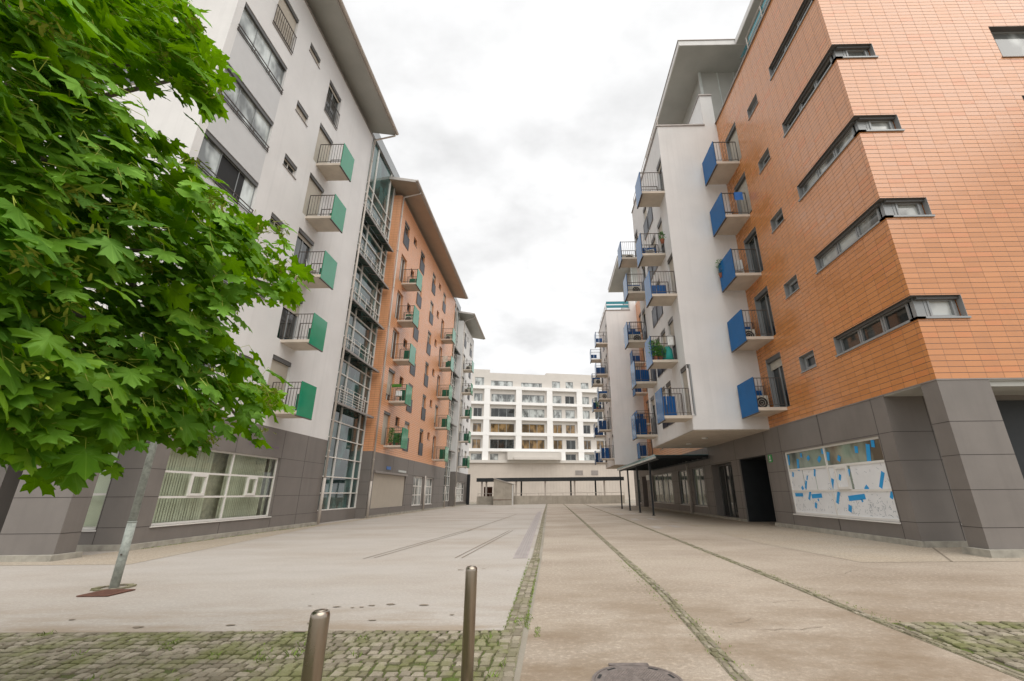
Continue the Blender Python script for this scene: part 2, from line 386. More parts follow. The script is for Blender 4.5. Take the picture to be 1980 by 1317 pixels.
# ------------------------------------------------------------------ frames
XL,XR,XW=-10.5,8.51,5.57
L=FR((XL,0,0),(0,1,0),(1,0,0)); RR=FR((XR,0,0),(0,1,0),(-1,0,0)); WF=FR((XW,0,0),(0,1,0),(-1,0,0))
def front(y): return FR((0,y,0),(1,0,0),(0,-1,0))
SL=[4.08,6.88,9.72,12.57,15.4]      # balcony levels, left side
SR=[3.95,6.65,9.35,12.1,14.85]      # tile block, right side
def pipe(parent,fr,u,ztop,d=.10,r=.05,zb=.05):
    mb=MB(); mb.tube([fr.P(u,zb,d),fr.P(u,ztop,d)],r,10)
    mb.tube([fr.P(u,zb,d),fr.P(u,2.0,d)],r*1.35,10)
    z=3.2
    while z<ztop: mb.tube([fr.P(u,z,d),fr.P(u,z+.05,d)],r*1.3,10); z+=2.8
    return mb.build('downpipe','pipe',parent,True)
def eave(parent,y0,y1,xo,zo,xi,slope,soff,end=True):
    zi=zo+(abs(xi-xo))*slope; s=1 if xi<xo else -1
    mb=MB(); mb.hexa([(xi,y0,zi),(xo,y0,zo),(xo,y1,zo),(xi,y1,zi),(xi,y0,zi+.30),(xo,y0,zo+.2),(xo,y1,zo+.2),(xi,y1,zi+.30)])
    r=mb.build('roof','roof',parent)
    q=MB(); q.hexa([(xi,y0+.02,zi-.012),(xo-s*.06,y0+.02,zo-.012+.06*slope),(xo-s*.06,y1-.02,zo-.012+.06*slope),(xi,y1-.02,zi-.012),(xi,y0+.02,zi-.002),(xo-s*.06,y0+.02,zo-.002+.06*slope),(xo-s*.06,y1-.02,zo-.002+.06*slope),(xi,y1-.02,zi-.002)])
    q.build('soffit',soff,r)
    g=MB()
    n=9; c=(xo+s*.06,zo+.16)
    for k in range(n):
        a0=math.pi+math.pi*k/n; a1=math.pi+math.pi*(k+1)/n
        for rr in (.10,):
            g.add([(c[0]+rr*math.cos(a0),y0-.05,c[1]+rr*math.sin(a0)),(c[0]+rr*math.cos(a1),y0-.05,c[1]+rr*math.sin(a1)),(c[0]+rr*math.cos(a1),y1+.05,c[1]+rr*math.sin(a1)),(c[0]+rr*math.cos(a0),y1+.05,c[1]+rr*math.sin(a0))],[(0,1,2,3)])
    for yy in (y0-.05,y1+.05):
        g.add([(c[0]+.10*math.cos(math.pi+math.pi*k/n),yy,c[1]+.10*math.sin(math.pi+math.pi*k/n)) for k in range(n+1)],[tuple(range(n+1))])
    g.build('gutter','pipe',r)
    return r
def elbow(parent,y,xo,zo,xw,zw):
    MB().tube([(xo,y,zo),(xo-.02*(1 if xw<xo else -1),y,zo-.10),(xw,y,zw),(xw,y,zw-.3)],.05,10).build('downpipe_elbow','pipe',parent,True)
def shell(parent,name,mat,x0,x1,y0,y1,z0,z1,skip=''):
    mb=MB(); b=[(x0,y0,z0),(x1,y0,z0),(x1,y1,z0),(x0,y1,z0),(x0,y0,z1),(x1,y0,z1),(x1,y1,z1),(x0,y1,z1)]
    for k,f in dict(b=(0,3,2,1),t=(4,5,6,7),f=(0,1,5,4),r=(1,2,6,5),k=(2,3,7,6),l=(3,0,4,7)).items():
        if k not in skip: mb.add([b[i] for i in f],[(0,1,2,3)])
    return mb.build(name,mat,parent)
# ================================================================== LEFT 1 : white apartment block
B=thing('apartment_block','tall off-white rendered block behind the maple tree, with glazed bays and green balconies','apartment block',(-15,15.5,0))
bays=[(16.28,17.7),(13.43,14.83),(10.6,12.0),(7.78,9.18),(4.95,6.35)]
holes=[(10.48,13.06,a,b,.14) for a,b in bays]+[(11.78,13.05,18.5,20.45),(15.85,17.05,18.5,20.45)]
sm=[(19.98,20.5),(16.56,17.1),(13.74,14.3),(10.94,11.5),(8.12,8.68),(5.3,5.86)]
holes+=[(14.02,14.9,a,b) for a,b in sm]
doors=[(z+.15,z+2.28) for z in SL]
holes+=[(15.78,17.04,a,b) for a,b in doors]
mb=MB(); L.wall(mb,10.2,20.95,3.7,21.7,holes,.18)
F=front(10.2); eh=[(-14.2,-12.9,z+1.0,z+2.3) for z in SL]
F.wall(mb,-24,-10.5,3.7,21.7,eh,.18)
mb.build('wall','plaster',B)
shell(B,'rear_wall','plaster',-24,-10.5,10.2,20.95,3.7,21.72,'fr')

for i,(a,b) in enumerate(bays):
    w=L.window(B,10.48,13.06,a,b,.12,'frame','glassbay',.022,(.34,.67),sill=None)
    q=MB(); L.box(q,10.5,13.04,b-.16,b-.005,-.088,-.02); q.build('blind_box','framedark',w)
    q=MB()
    for zz in (a+.02,a+.10,a+.24): L.box(q,10.45,13.08,zz,zz+.025,.01,.04)
    for u in (10.5,11.35,12.2,13.04): L.box(q,u-.012,u+.012,a+.02,a+.26,.012,.036)
    q.build('railing','rail',w)
    if i==2:
        q=MB(); L.box(q,11.36,12.5,a+.04,b-.17,-.117,-.106); q.build('open_gap_shade','black',w)  # black sheet paints in the unlit interior behind the open pane
q=MB(); zz=[3.72]+[x for b in bays[::-1] for x in b]
for i in range(0,len(zz)-1,2):
    q=MB(); L.box(q,10.5,13.04,zz[i],zz[i+1]-.02,-.01,.004); q.build('bay_panel','panelgrey',B)
for k,(a,b) in enumerate(sm): L.window(B,14.02,14.9,a,b,.15,'framewhite','glass',.035,(.5,),shut=(1,1,.35,.3,.5,.6)[k])
for u0,u1 in ((11.78,13.05),(15.85,17.05)): L.window(B,u0,u1,18.5,20.45,.15,'frame','glass',.05,(.5,),shut=.9 if u0<12 else .12,rail='bars')
for k,(a,b) in enumerate(doors): L.window(B,15.78,17.04,a,b,.16,'frame','glass',.06,(.5,),sill=None,shut=(1,.35,.12,1,1)[k],name='balcony_door')
for _,_,a,b in eh: F.window(B,-14.2,-12.9,a,b,.15,'frame','glass',.06,(.5,))
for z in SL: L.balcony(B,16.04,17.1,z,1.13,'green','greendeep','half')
# ground floor
gh=[(12.3,17.47,.53,2.63)]
mb=MB(); L.wall(mb,11.8,20.95,0,3.7,gh,.14)
G1=front(11.8); eh2=[(-12.5,-11.46,.48,2.6),(-14.3,-12.75,.0,2.55,.5)]
G1.wall(mb,-24,-10.5,0,3.7,eh2,.14)
mb.build('ground_floor_wall','clad',B)
shell(B,'overhang_soffit','soffit',-24,-10.51,10.21,11.79,3.66,3.698,'')
L.joints(B,11.8,20.95,.14,3.7,(.53,1.26,1.96,2.63),(17.5,19.22,14.85),gh)
G1.joints(B,-14.3,-10.5,.14,3.7,(.53,1.26,1.96,2.63),(-11.43,),eh2)
w=L.window(B,12.3,17.47,.53,2.63,.12,'framewhite','clear',.055,(.52,),(.34,.66),sill='framewhite',name='shop_window',sash=((.21,.33,.355,.645),(.70,.80,.355,.645)))
q=MB()
u=12.36
while u<17.4:
    if not (14.35<u<14.95 or 17.1<u<17.3):
        a=.010+.012*R.random(); q.add([L.P(u,.58,-.30),L.P(u+.0945,.58,-.30-a),L.P(u+.0945,2.6,-.30-a),L.P(u,2.6,-.30)],[(0,1,2,3)])
    u+=.095
q.build('vertical_blind','blind',w)
q=MB(); L.box(q,12.0,17.8,.3,2.9,-.62,-.6); q.build('dim_room','curtain',w)
w=G1.window(B,-12.5,-11.46,.48,2.6,.12,'framewhite','clear',.055,(),(.4,),sill='framewhite',name='shop_window')
q=MB(); x=-12.45
while x<-11.5: q.add([G1.P(x,.55,-.28),G1.P(x+.1,.55,-.295),G1.P(x+.1,2.55,-.295),G1.P(x,2.55,-.28)],[(0,1,2,3)]); x+=.095
q.build('vertical_blind','blind',w)
w=G1.window(B,-14.3,-12.75,.02,2.55,.42,'dark','glass',.07,(.5,),(.5,),sill=None,name='entrance_door')
q=MB(); G1.box(q,-13.55,-12.85,1.72,2.05,-.418,-.40); q.build('door_plaque','black',w)
mb=MB(); L.box(mb,11.72,20.9,0,.14,-.05,.09); G1.box(mb,-12.7,-10.5,0,.14,-.05,.085); mb.build('plinth','plinth',B)
mb=MB(); mb.box(-11.8,XL,10.05,10.5,.1,3.7); c=mb.build('column','clad',B)
mb=MB(); mb.box(-14,XL+.1,9.93,10.58,0,.12); mb.build('column_plinth','plinth',c)
C1=front(10.05); C1.joints(B,-11.8,XL,.12,3.7,(.53,1.26,1.96,2.63),()); L.joints(B,10.05,10.5,.12,3.7,(.53,1.26,1.96,2.63),())
pipe(B,L,20.98,21.55)
elbow(B,20.98,-9.2,22.0,-10.38,21.6)
mb=MB(); L.box(mb,10.1,20.97,21.7,21.76,-.5,.05); mb.build('coping','coping',B)
shell(B,'attic_wall','soffit',-24,-11.3,10.6,20.9,21.7,23.2,'b')
eave(B,9.2,21.05,-9.2,22.0,-17,.17,'soffit')
# text on the fascia
def text(s,fr,u,z,size,mat,parent,name='lettering',d=.006,ext=.004):
    cu=bpy.data.curves.new('t','FONT'); cu.body=s; cu.size=size; cu.extrude=ext; ob=bpy.data.objects.new('t',cu); COL.objects.link(ob)
    me=bpy.data.meshes.new_from_object(ob.evaluated_get(bpy.context.evaluated_depsgraph_get())); bpy.data.objects.remove(ob)
    mb=MB(); mb.add([fr.P(u+v.co.x,z+v.co.y,d+v.co.z) for v in me.vertices],[tuple(p.vertices) for p in me.polygons]); bpy.data.meshes.remove(me)
    return mb.build(name,mat,parent)
text('SK',L,13.62,2.97,.26,'letter',B); text('ENJEV',L,15.45,2.96,.24,'letter',B)
mb=MB(); u=16.3
while u<17.2:
    l=R.uniform(.02,.045); L.box(mb,u,u+l,2.965,2.965+R.choice((.05,.05,.075)),.002,.006); u+=l+.012+(.03 if R.random()<.2 else 0)
mb.build('small_lettering','letter',B)
# ================================================================== stair towers
def stair(label,y0,y1,loc,gl0,mu,zc,top,base,kind):
    T=thing('stair_tower',label,'stair tower',loc); f=FR((-11.08,0,0),(0,1,0),(1,0,0))
    shell(T,'tower_body','plaster2',-16,-11.16,y0,y1,0,top,'')
    mb=MB(); f.box(mb,y0,y1,0,.56,-.08,.02); mb.build('base_wall','clad',T)
    g=MB(); f.box(g,y0,y1,.56,top-.05,-.06,-.045); g.build('glazing','glassteal' ,T)
    mb=MB()
    for u in mu: f.box(mb,u-.03,u+.03,.56,top,-.045,.03)
    lv=[.58,1.36,2.13,3.07,4.03,4.87]+[z+d for z in zc for d in (.95,1.75,2.5)]
    for z in lv:
        if z<top-.1: f.box(mb,y0,y1,z-.025,z+.025,-.045,.026)
    mb.build('mullions','framewhite',T)
    for k,z in enumerate(zc):
        c=MB(); c.hexa([f.P(y0+.05,z+.12,-.02),f.P(y1-.15,z+.12,-.02),f.P(y1-.15,z,.46),f.P(y0+.05,z,.46),f.P(y0+.05,z+.17,-.02),f.P(y1-.15,z+.17,-.02),f.P(y1-.15,z+.05,.46),f.P(y0+.05,z+.05,.46)])
        o=c.build('glass_canopy','canopygrey',T)
        r=MB(); f.box(r,y0+.05,y1-.15,z-.05,z+.06,.461,.51)
        n=5
        for i in range(n+1):
            u=y0+.1+(y1-y0-.3)*i/n; f.bar(r,u,z+.06,-.02,u,z-.03,.46,.025)
        r.build('canopy_frame','coping',o)
        if k<len(zc)-0 and z+1.3<top:
            r=MB(); ya=mu[0]+.05; yb=mu[-2]
            for zz in ([.2,.34,.48,.62,.76,.9,1.08] if k<1 else [.2,.62,1.08]): f.bar(r,ya,z+zz,.14,yb,z+zz,.14,.014)
            for i in range(5): u=ya+(yb-ya)*i/4; f.bar(r,u,z+.18,.14,u,z+1.1,.14,.018)
            r.build('stair_railing','framewhite',T)
    shell(T,'roof_box','frame',-16,-10.98,y0-.05,y1+.35,top,top+.8,'')
    return T
stair('glazed stairwell with green glass canopies between the white and orange blocks on the left',20.96,26.38,(-13,23.7,0),None,[22.3,23.15,25.52,26.32],[5.62,8.45,11.3,14.15,16.98],22.9,0,0)
stair('narrow farther stairwell between the orange tiled block and the far white block',45.25,50.15,(-13,47.7,0),None,[45.5,46.4,49.2,50.1],[5.62,8.45,11.3,14.15,16.98],22.6,0,0)
# ================================================================== LEFT 2 : orange tiled block
B=thing('tiled_block','orange terracotta-tiled block on the left with two stacks of green balconies','apartment block',(-15,35.5,0))
SL2=[4.05,6.88,9.72,12.55,15.42]
h=[]
cols=dict(door=(27.55,28.75),sm=(29.77,30.58),a=(31.75,32.88),b=(35.62,36.65),c=(37.93,38.65),d=(39.8,40.85))
h+=[(27.55,28.75,z+.15,z+2.27) for z in SL2]+[(27.55,28.65,18.55,20.5)]
h+=[(29.77,30.58,z+1.65,z+2.27) for z in SL2]+[(29.77,30.55,19.9,20.5)]
h+=[(31.75,32.88,z+.2,z+2.27) for z in SL2]+[(31.75,32.88,18.7,20.5)]
h+=[(35.62,36.65,z+.2,z+2.27) for z in SL2]+[(35.62,36.65,18.55,20.5)]
h+=[(37.93,38.65,z+1.65,z+2.27) for z in SL2]+[(37.93,38.65,20.0,20.55)]
h+=[(39.8,40.85,z+.15,z+2.2) for z in SL2]+[(39.8,40.85,18.5,20.5)]
mb=MB(); L.wall(mb,26.4,45.2,3.7,21.75,h,.2); E2=front(26.4); E2.wall(mb,-11.6,-10.5,3.7,21.75); mb.build('tiled_wall','tile2',B)
shell(B,'rear_wall','plaster2',-24,-10.52,26.42,45.18,3.7,21.7,'r')
gh=[(27.05,33.1,.48,2.5),(35.06,37.7,.47,2.6),(38.2,41.0,.47,2.6)]
mb=MB(); L.wall(mb,26.4,45.2,0,3.7,gh,.14); E2.wall(mb,-11.6,-10.5,0,3.7); mb.build('ground_floor_wall','clad',B)
L.joints(B,26.4,45.2,.12,3.7,(.53,1.26,1.96,2.63),(33.4,34.8,41.3,43.2,30.2),gh); E2.joints(B,-11.08,-10.5,.12,3.7,(.53,1.26,1.96,2.63),())
mb=MB(); L.box(mb,26.45,45.2,0,.12,-.05,.07); mb.build('plinth','plinth',B)
q=MB(); L.box(q,27.07,33.08,.49,2.49,-.1,-.085); z=.5
while z<2.45: L.box(q,27.07,33.08,z,z+.042,-.085,-.07); z+=.062
o=q.build('roller_shutter','shutter',B)
q=MB(); L.box(q,26.95,33.2,2.5,2.62,.0,.12); q.build('shutter_housing','coping',o)
for a,b in ((35.06,37.7),(38.2,41.0)):
    w=L.window(B,a,b,.47,2.6,.12,'framewhite','glasspale',.06,(.33,.67),(.35,.66),sill='framewhite',name='shop_window')
k=0
for (a,b,c,d) in h:
    hh=d-c; nm='balcony_door' if a in (27.55,39.8) and d<20 else 'window'
    if hh<1: L.window(B,a,b,c,d,.16,'framedark','glass',.05)
    elif nm=='window': L.window(B,a,b,c,d,.16,'framedark','glass' if R.random()<.6 else 'glasspale',.05,(.5,),rail='panel',shut=R.choice((0,.1,.45,.45,.2)))
    else: L.window(B,a,b,c,d,.18,'framewhite','glass',.06,(.5,),sill=None,name=nm,shut=R.choice((0,.1,1,.8)))
for i,z in enumerate(SL2):
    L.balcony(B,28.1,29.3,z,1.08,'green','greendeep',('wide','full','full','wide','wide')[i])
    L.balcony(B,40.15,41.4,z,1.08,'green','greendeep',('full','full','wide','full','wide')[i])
pipe(B,L,26.5,21.6); elbow(B,26.5,-9.2,22.05,-10.38,21.65); pipe(B,L,45.35,21.5); pipe(B,L,38.0,2.7,.1,.05)
mb=MB(); L.box(mb,26.42,45.2,21.75,21.8,-.4,.04); mb.build('coping','coping',B)
shell(B,'attic_wall','soffit',-24,-11.2,26.6,45.1,21.75,23.2,'b')
eave(B,25.3,45.0,-9.2,22.0,-17,.17,'soffitwarm')
mb=MB(); mb.box(-10.488,-10.47,29.0,29.75,2.78,2.98); tag(mb.build('wall_sign','bluesign',None,loc=(-10.48,29.4,2.78)),'small blue sign plate above the long roller shutter','sign')
mb=MB(); mb.box(-10.488,-10.47,31.3,33.0,2.72,2.86); tag(mb.build('wall_sign','plaque',None,loc=(-10.48,32.1,2.72)),'long thin whitish name plate above the far end of the roller shutter','sign')
# ================================================================== LEFT 3 : far white block
B=thing('far_block','small far white block with green balconies at the left end of the street','apartment block',(-15,54,0))
h=[(51.2,52.4,z+.15,z+2.2) for z in SL]+[(53.2,53.8,z+1.5,z+2.2) for z in SL]+[(55.1,56.3,z+.2,z+2.2) for z in SL]
h+=[(51.25,52.4,18.55,20.4),(53.2,53.8,19.9,20.5),(55.1,56.4,18.6,20.4)]
mb=MB(); L.wall(mb,50.2,57.9,3.6,21.5,h,.18); E3=front(50.2); E3.wall(mb,-11.6,-10.5,3.6,21.5); mb.build('wall','plaster',B)
shell(B,'rear_wall','plaster',-24,-10.52,50.22,57.9,3.6,21.4,'r')
gh=[(50.75,55.95,.46,2.55)]
mb=MB(); L.wall(mb,50.2,57.9,0,3.6,gh,.14); E3.wall(mb,-11.6,-10.5,0,3.6); mb.build('ground_floor_wall','clad',B)
mb=MB(); L.box(mb,50.25,57.9,0,.12,-.05,.06); mb.build('plinth','plinth',B)
L.joints(B,50.2,57.9,.12,3.6,(.53,1.26,1.96,2.63),(56.2,),gh)
L.window(B,50.75,55.95,.46,2.55,.12,'framewhite','glasspale',.06,(.25,.5,.75),(.35,.66),sill='framewhite',name='shop_window')
for (a,b,c,d) in h:
    L.window(B,a,b,c,d,.15,'frame','glass',.05,(.5,) if b-a>1 else (),shut=R.choice((0,.2,.9,.5)),rail='panel' if (b-a>1 and a>55) or c>18 and b-a>1 else None)
for i,z in enumerate(SL): L.balcony(B,51.25,52.45,z,1.1,'green','greendeep',('full','full','full','low','low')[i])
pipe(B,L,50.4,21.3); elbow(B,50.4,-9.2,22.05,-10.38,21.5)
mb=MB(); L.box(mb,57.5,57.9,0,3.6,.0,.35); mb.build('end_pier','dark',B)
shell(B,'attic_wall','soffit',-24,-11.2,50.4,57.8,21.4,23.2,'b')
eave(B,49.5,58.8,-9.2,22.0,-17,.17,'soffit')
# ================================================================== RIGHT 1 : tiled corner block
B=thing('tiled_corner_block','orange terracotta-tiled corner building with strip windows wrapping its near corner','apartment block',(15,14,0))
strips=[(5.02,5.57),(7.76,8.30),(10.49,11.03),(13.21,13.75),(15.93,16.47)]
h=[(9.5,12.48,a,b,.26) for a,b in strips]
smr=[(5.02,5.55),(7.75,8.28),(10.48,11.0),(13.22,13.73),(15.97,16.47)]
h+=[(13.56,14.42,a,b,.24) for a,b in smr]
h+=[(15.52,16.66,z+.15,z+2.16,.24) for z in SR]
FR1=front(9.5)
hf=[(XR,9.68,a,b,.26) for a,b in strips]+[(13.3,16.3,a-.1,b+.6,.26) for a,b in strips]
mb=MB(); RR.wall(mb,9.5,17.28,3.54,18.63,h); FR1.wall(mb,XR,22,3.54,18.63,hf); mb.build('tiled_wall','tile',B)
shell(B,'rear_wall','plaster2',XR+.02,22,9.52,24.5,3.54,18.6,'flk')
for i,(a,b) in enumerate(strips):
    w=RR.window(B,9.78,12.48,a,b,.2,'frame','glass' if i in (0,3,4) else 'glasspale',.045,(.33,.66),sill=None,name='corner_window',sash=((.02,.33,.06,.94),(.34,.66,.06,.94),(.67,.985,.06,.94)))
    q=MB(); RR.box(q,12.472,12.479,a,b,-.165,.005); q.build('reveal_lining','frame',w); q=MB(); FR1.box(q,9.672,9.679,a,b,-.14,.005); q.build('reveal_lining','frame',w)
    q=MB(); RR.box(q,9.51,12.47,b-.006,b-.0005,-.165,.004); FR1.box(q,XR+.001,9.67,b-.0065,b-.0005,-.165,.004); q.build('head_lining','framedark',w)
    q=MB(); RR.box(q,9.46,12.52,a-.05,a-.004,-.17,.04); FR1.box(q,XR-.04,9.71,a-.05,a-.004,-.17,.04); q.box(XR+.05,XR+.5,9.55,10.0,a-.045,a-.002); q.build('sill','frame',w)
    q=MB(); q.box(XR+.17,XR+.42,9.67,9.92,a,b); q.build('corner_post','frame',w)
    q=MB(); FR1.box(q,XR+.43,9.66,a+.08,b-.08,-.215,-.2); q.build('end_pane','glasspale',w)
    q=MB(); FR1.ring(q,XR+.40,9.66,a,b,.07,-.23,-.16); FR1.ring(q,XR+.47,9.58,a+.05,b-.05,.045,-.2,-.14); q.build('end_frame','frame',w)
    q=MB(); RR.box(q,9.7,12.47,b-.07,b-.008,-.16,-.06); FR1.box(q,XR+.18,9.66,b-.07,b-.008,-.16,-.06); q.build('blind_box','framedark',w)
    FR1.window(B,13.3,16.3,a-.1,b+.6,.2,'frame','glasspale',.05,(.5,),name='front_window',lining='framedark')
for a,b in smr: RR.window(B,13.56,14.42,a,b,.19,'frame','glass',.06,sill='frame',sash=((.12,.88,.1,.9),),lining='frame')
for k,z in enumerate(SR): RR.window(B,15.52,16.66,z+.15,z+2.16,.2,'frame','glass',.07,(.5,),sill=None,name='balcony_door',shut=(.2,.05,.05,.9,.9)[k],lining='frame')
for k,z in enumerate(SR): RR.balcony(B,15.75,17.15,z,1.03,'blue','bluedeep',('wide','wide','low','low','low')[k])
# ground floor
gh=[(11.68,16.6,.5,2.58),(18.0,20.62,0,2.62,2.2),(21.52,24.25,0,2.57,.5)]
mb=MB(); RR.wall(mb,11.15,24.6,0,3.54,gh,.12)
G2=front(11.15); gh2=[(9.55,10.9,.5,2.6),(13.2,15.4,0,2.5,.3)]
G2.wall(mb,XR,22,0,3.54,gh2,.12); mb.build('ground_floor_wall','clad',B)
RR.joints(B,11.15,24.6,.13,3.54,(.53,1.24,1.93,2.62),(16.7,17.9,11.64,14.13,20.9,24.4,14.1),gh)
G2.joints(B,XR,13,.13,3.54,(.53,1.24,1.93,2.62),(9.5,10.1),gh2)
shell(B,'overhang_soffit','soffit',XR+.01,22,9.51,11.14,3.5,3.538,'')
mb=MB(); FR1.box(mb,9.66,22,3.38,3.499,-.5,-.06); mb.build('overhang_beam','soffit',B)
mb=MB(); RR.box(mb,11.1,18.0,0,.13,-.05,.07); G2.box(mb,XR,13,0,.13,-.05,.066); mb.build('plinth','plinth',B)
mb=MB(); RR.box(mb,20.62,24.6,0,.1,-.02,.04); mb.build('door_step','plinth',B)
mb=MB(); mb.box(XR,9.64,9.5,9.95,.1,3.54); c=mb.build('column','clad',B)
mb=MB(); mb.box(XR-.09,11.5,9.4,10.03,0,.14); mb.build('column_plinth','plinth',c)
FR1.joints(B,XR,9.64,.14,3.54,(.53,1.24,1.93,2.62),()); RR.joints(B,9.5,9.95,.14,3.54,(.53,1.24,1.93,2.62),())
# window with stickers
w=RR.window(B,11.68,16.6,.5,2.58,.09,'framewhite','glassgreen',.06,(.52,),(.36,.70),sill='framewhite',name='shop_window',sash=((.33,.45,.375,.685),))
q=MB()
for (a,b,c2,d) in ((11.74,14.2,.56,1.22),(14.28,16.54,.56,1.22),(11.74,13.2,1.28,1.93),(13.95,14.2,1.28,1.93),(14.28,15.0,1.28,1.93),(15.03,15.7,1.28,1.93),(15.73,16.54,1.28,1.93),(13.3,13.85,1.33,1.88)):
    RR.box(q,a,b,c2,d,-.087,-.083)
q.build('frosted_film','film',w)
q=MB()
RR.bar(q,13.22,1.3,-.05,13.22,1.93,-.05,.02)
def stroke(u,z,a,l,wd,d=-.0815):
    ca,sa=math.cos(a),math.sin(a)
    p=[(u-ca*l/2+sa*wd/2,z-sa*l/2-ca*wd/2),(u+ca*l/2+sa*wd/2,z+sa*l/2-ca*wd/2),(u+ca*l/2-sa*wd/2,z+sa*l/2+ca*wd/2),(u-ca*l/2-sa*wd/2,z-sa*l/2+ca*wd/2)]
    st.add([RR.P(*x,d) for x in p]+[RR.P(*x,d+.002) for x in p],[(0,1,2,3),(4,5,6,7)])
st=MB()
for (u,z,a,l,wd) in ((16.2,1.12,-.0,.42,.085),(15.15,1.09,.05,.5,.1),(13.2,1.06,.08,.62,.11),(15.55,1.1,1.0,.26,.08),(14.05,1.05,1.05,.32,.09),(14.2,1.42,1.1,.32,.09),(12.05,1.5,1.05,.38,.09),(11.82,1.15,1.05,.2,.08),(15.65,1.44,1.1,.24,.08),(12.7,1.3,.7,.13,.1),(15.3,.8,1.2,.15,.09),(13.6,.76,1.2,.16,.11),(13.75,1.62,1.1,.15,.07),(15.0,1.8,1.2,.2,.07),(16.35,1.8,1.2,.14,.07),(15.9,1.34,.6,.11,.09),(13.0,.98,.4,.06,.06),(15.1,.97,.4,.06,.06),(13.3,1.72,1.1,.2,.06),(15.5,1.66,1.1,.13,.05),
    (15.9,2.1,1.35,.34,.1),(12.3,2.2,1.35,.4,.12),(15.2,2.28,.5,.14,.1),(14.6,2.2,.7,.17,.1),(14.1,2.25,1.3,.22,.1),(13.6,2.15,1.,.14,.1),(12.75,2.33,1.4,.16,.1),(12.05,2.42,1.4,.16,.1),(16.45,2.3,1.4,.3,.07),(15.6,2.4,1.4,.12,.08),(14.35,2.42,1.4,.13,.08)):
    st=MB(); stroke(u,z,-a,l*1.18,wd*1.3); st.build('pencil_sticker','sky_blue',w)
st=MB()
for i in range(170):
    u=R.uniform(11.8,16.5); z=R.uniform(.6,1.9)
    if i<110: z=R.uniform(.6,1.0); u=R.uniform(11.8,16.5)
    if i<60: u=R.uniform(11.8,13.6)
    stroke(u,z,R.uniform(0,3.1),R.uniform(.03,.11),.008,-.0825)
st.build('doodle_lines','ink',w)
w=G2.window(B,9.55,10.9,.5,2.6,.1,'framewhite','glass',.06,(.5,),(.36,.70),sill='framewhite',name='shop_window')
q=MB(); G2.box(q,9.62,10.83,.56,1.9,-.096,-.092); q.build('frosted_film','film',w)
q=MB(); G2.box(q,9.62,10.2,.78,.92,-.091,-.088); q.build('pencil_sticker','sky_blue',w)
q=MB(); G2.box(q,13.2,15.4,0,2.5,-.29,-.26); q.build('dark_door','dark',B)
q=MB(); RR.box(q,18.0,20.62,0,2.62,-2.2,-2.15); RR.box(q,18.003,18.02,.0,2.61,-2.14,-.06); RR.box(q,20.6,20.617,.0,2.61,-2.14,-.06); RR.box(q,18.02,20.6,2.59,2.617,-2.14,-.06); q.build('passage_shade_lining','dark',B)  # near-black lining paints in the deep shade of the passage
q=MB(); G2.box(q,11.0,13.15,.02,3.36,.004,.03); q.build('overhang_shade_panel','dark',B); q=MB(); G2.box(q,15.45,20,.02,3.36,.004,.03); q.build('overhang_shade_panel','dark',B)  # dark sheets painting in the shade under the overhang
q=MB(); RR.box(q,9.5,17.28,3.525,3.55,-.02,.014); FR1.box(q,XR-.012,22,3.526,3.549,-.02,.013); q.build('flashing','coping',B)
w=RR.window(B,21.52,24.25,.02,2.57,.4,'framedark','glass',.08,(.28,.5,.72),sill=None,name='entrance_door')
mb=MB(); mb.box(XR-.022,XR-.004,17.48,17.76,2.3,2.58); sg=thing('exit_sign','small green sign with a pale figure on the wall left of the sticker window','sign',(XR-.01,17.6,2.3)); mb.build('sign_plate','greensign',sg)
mb=MB(); mb.lathe((0,0,0),[(.001,0),(.03,.0)],3); mb=MB(); mb.box(XR-.027,XR-.023,17.585,17.655,2.43,2.54); mb.box(XR-.027,XR-.023,17.555,17.685,2.34,2.40); mb.build('pictogram','whiteplastic',sg)
# roof and terrace
mb=MB(); RR.box(mb,9.42,17.28,18.63,18.69,-.3,.06); FR1.box(mb,XR-.05,22,18.63,18.688,-.3,.07); mb.build('coping','coping',B)
rl=MB()
for z in (18.95,19.2,19.62): rl.tube([(XR+.12,9.62,z),(XR+.12,13.6,z)],.022,8)
for y in (9.7,11.0,12.3,13.6): rl.tube([(XR+.12,y,18.66),(XR+.12,y,19.62)],.025,8)
rr_=rl.build('terrace_railing','pipe',B)
q=MB(); q.box(XR+.16,XR+.18,9.65,13.55,18.8,19.55); q.build('glass_screen','teal',rr_)
q=MB(); q.hexa([(XR+.3,9.6,19.7),(XR+.55,9.6,19.95),(XR+.55,14.6,19.95),(XR+.3,14.6,19.7),(XR+.3,9.6,19.73),(XR+.55,9.6,19.98),(XR+.55,14.6,19.98),(XR+.3,14.6,19.73)]); q.build('terrace_awning','teal',B)
shell(B,'penthouse_wall','coping',10.9,22,10.5,17.0,18.6,23.3,'b')
mb=MB(); mb.box(9.95,22,8.2,16.62,23.3,23.62); r=mb.build('roof','plaster2',B)
mb=MB(); mb.box(9.99,22,8.24,16.6,23.285,23.298); mb.build('soffit','soffit',r)
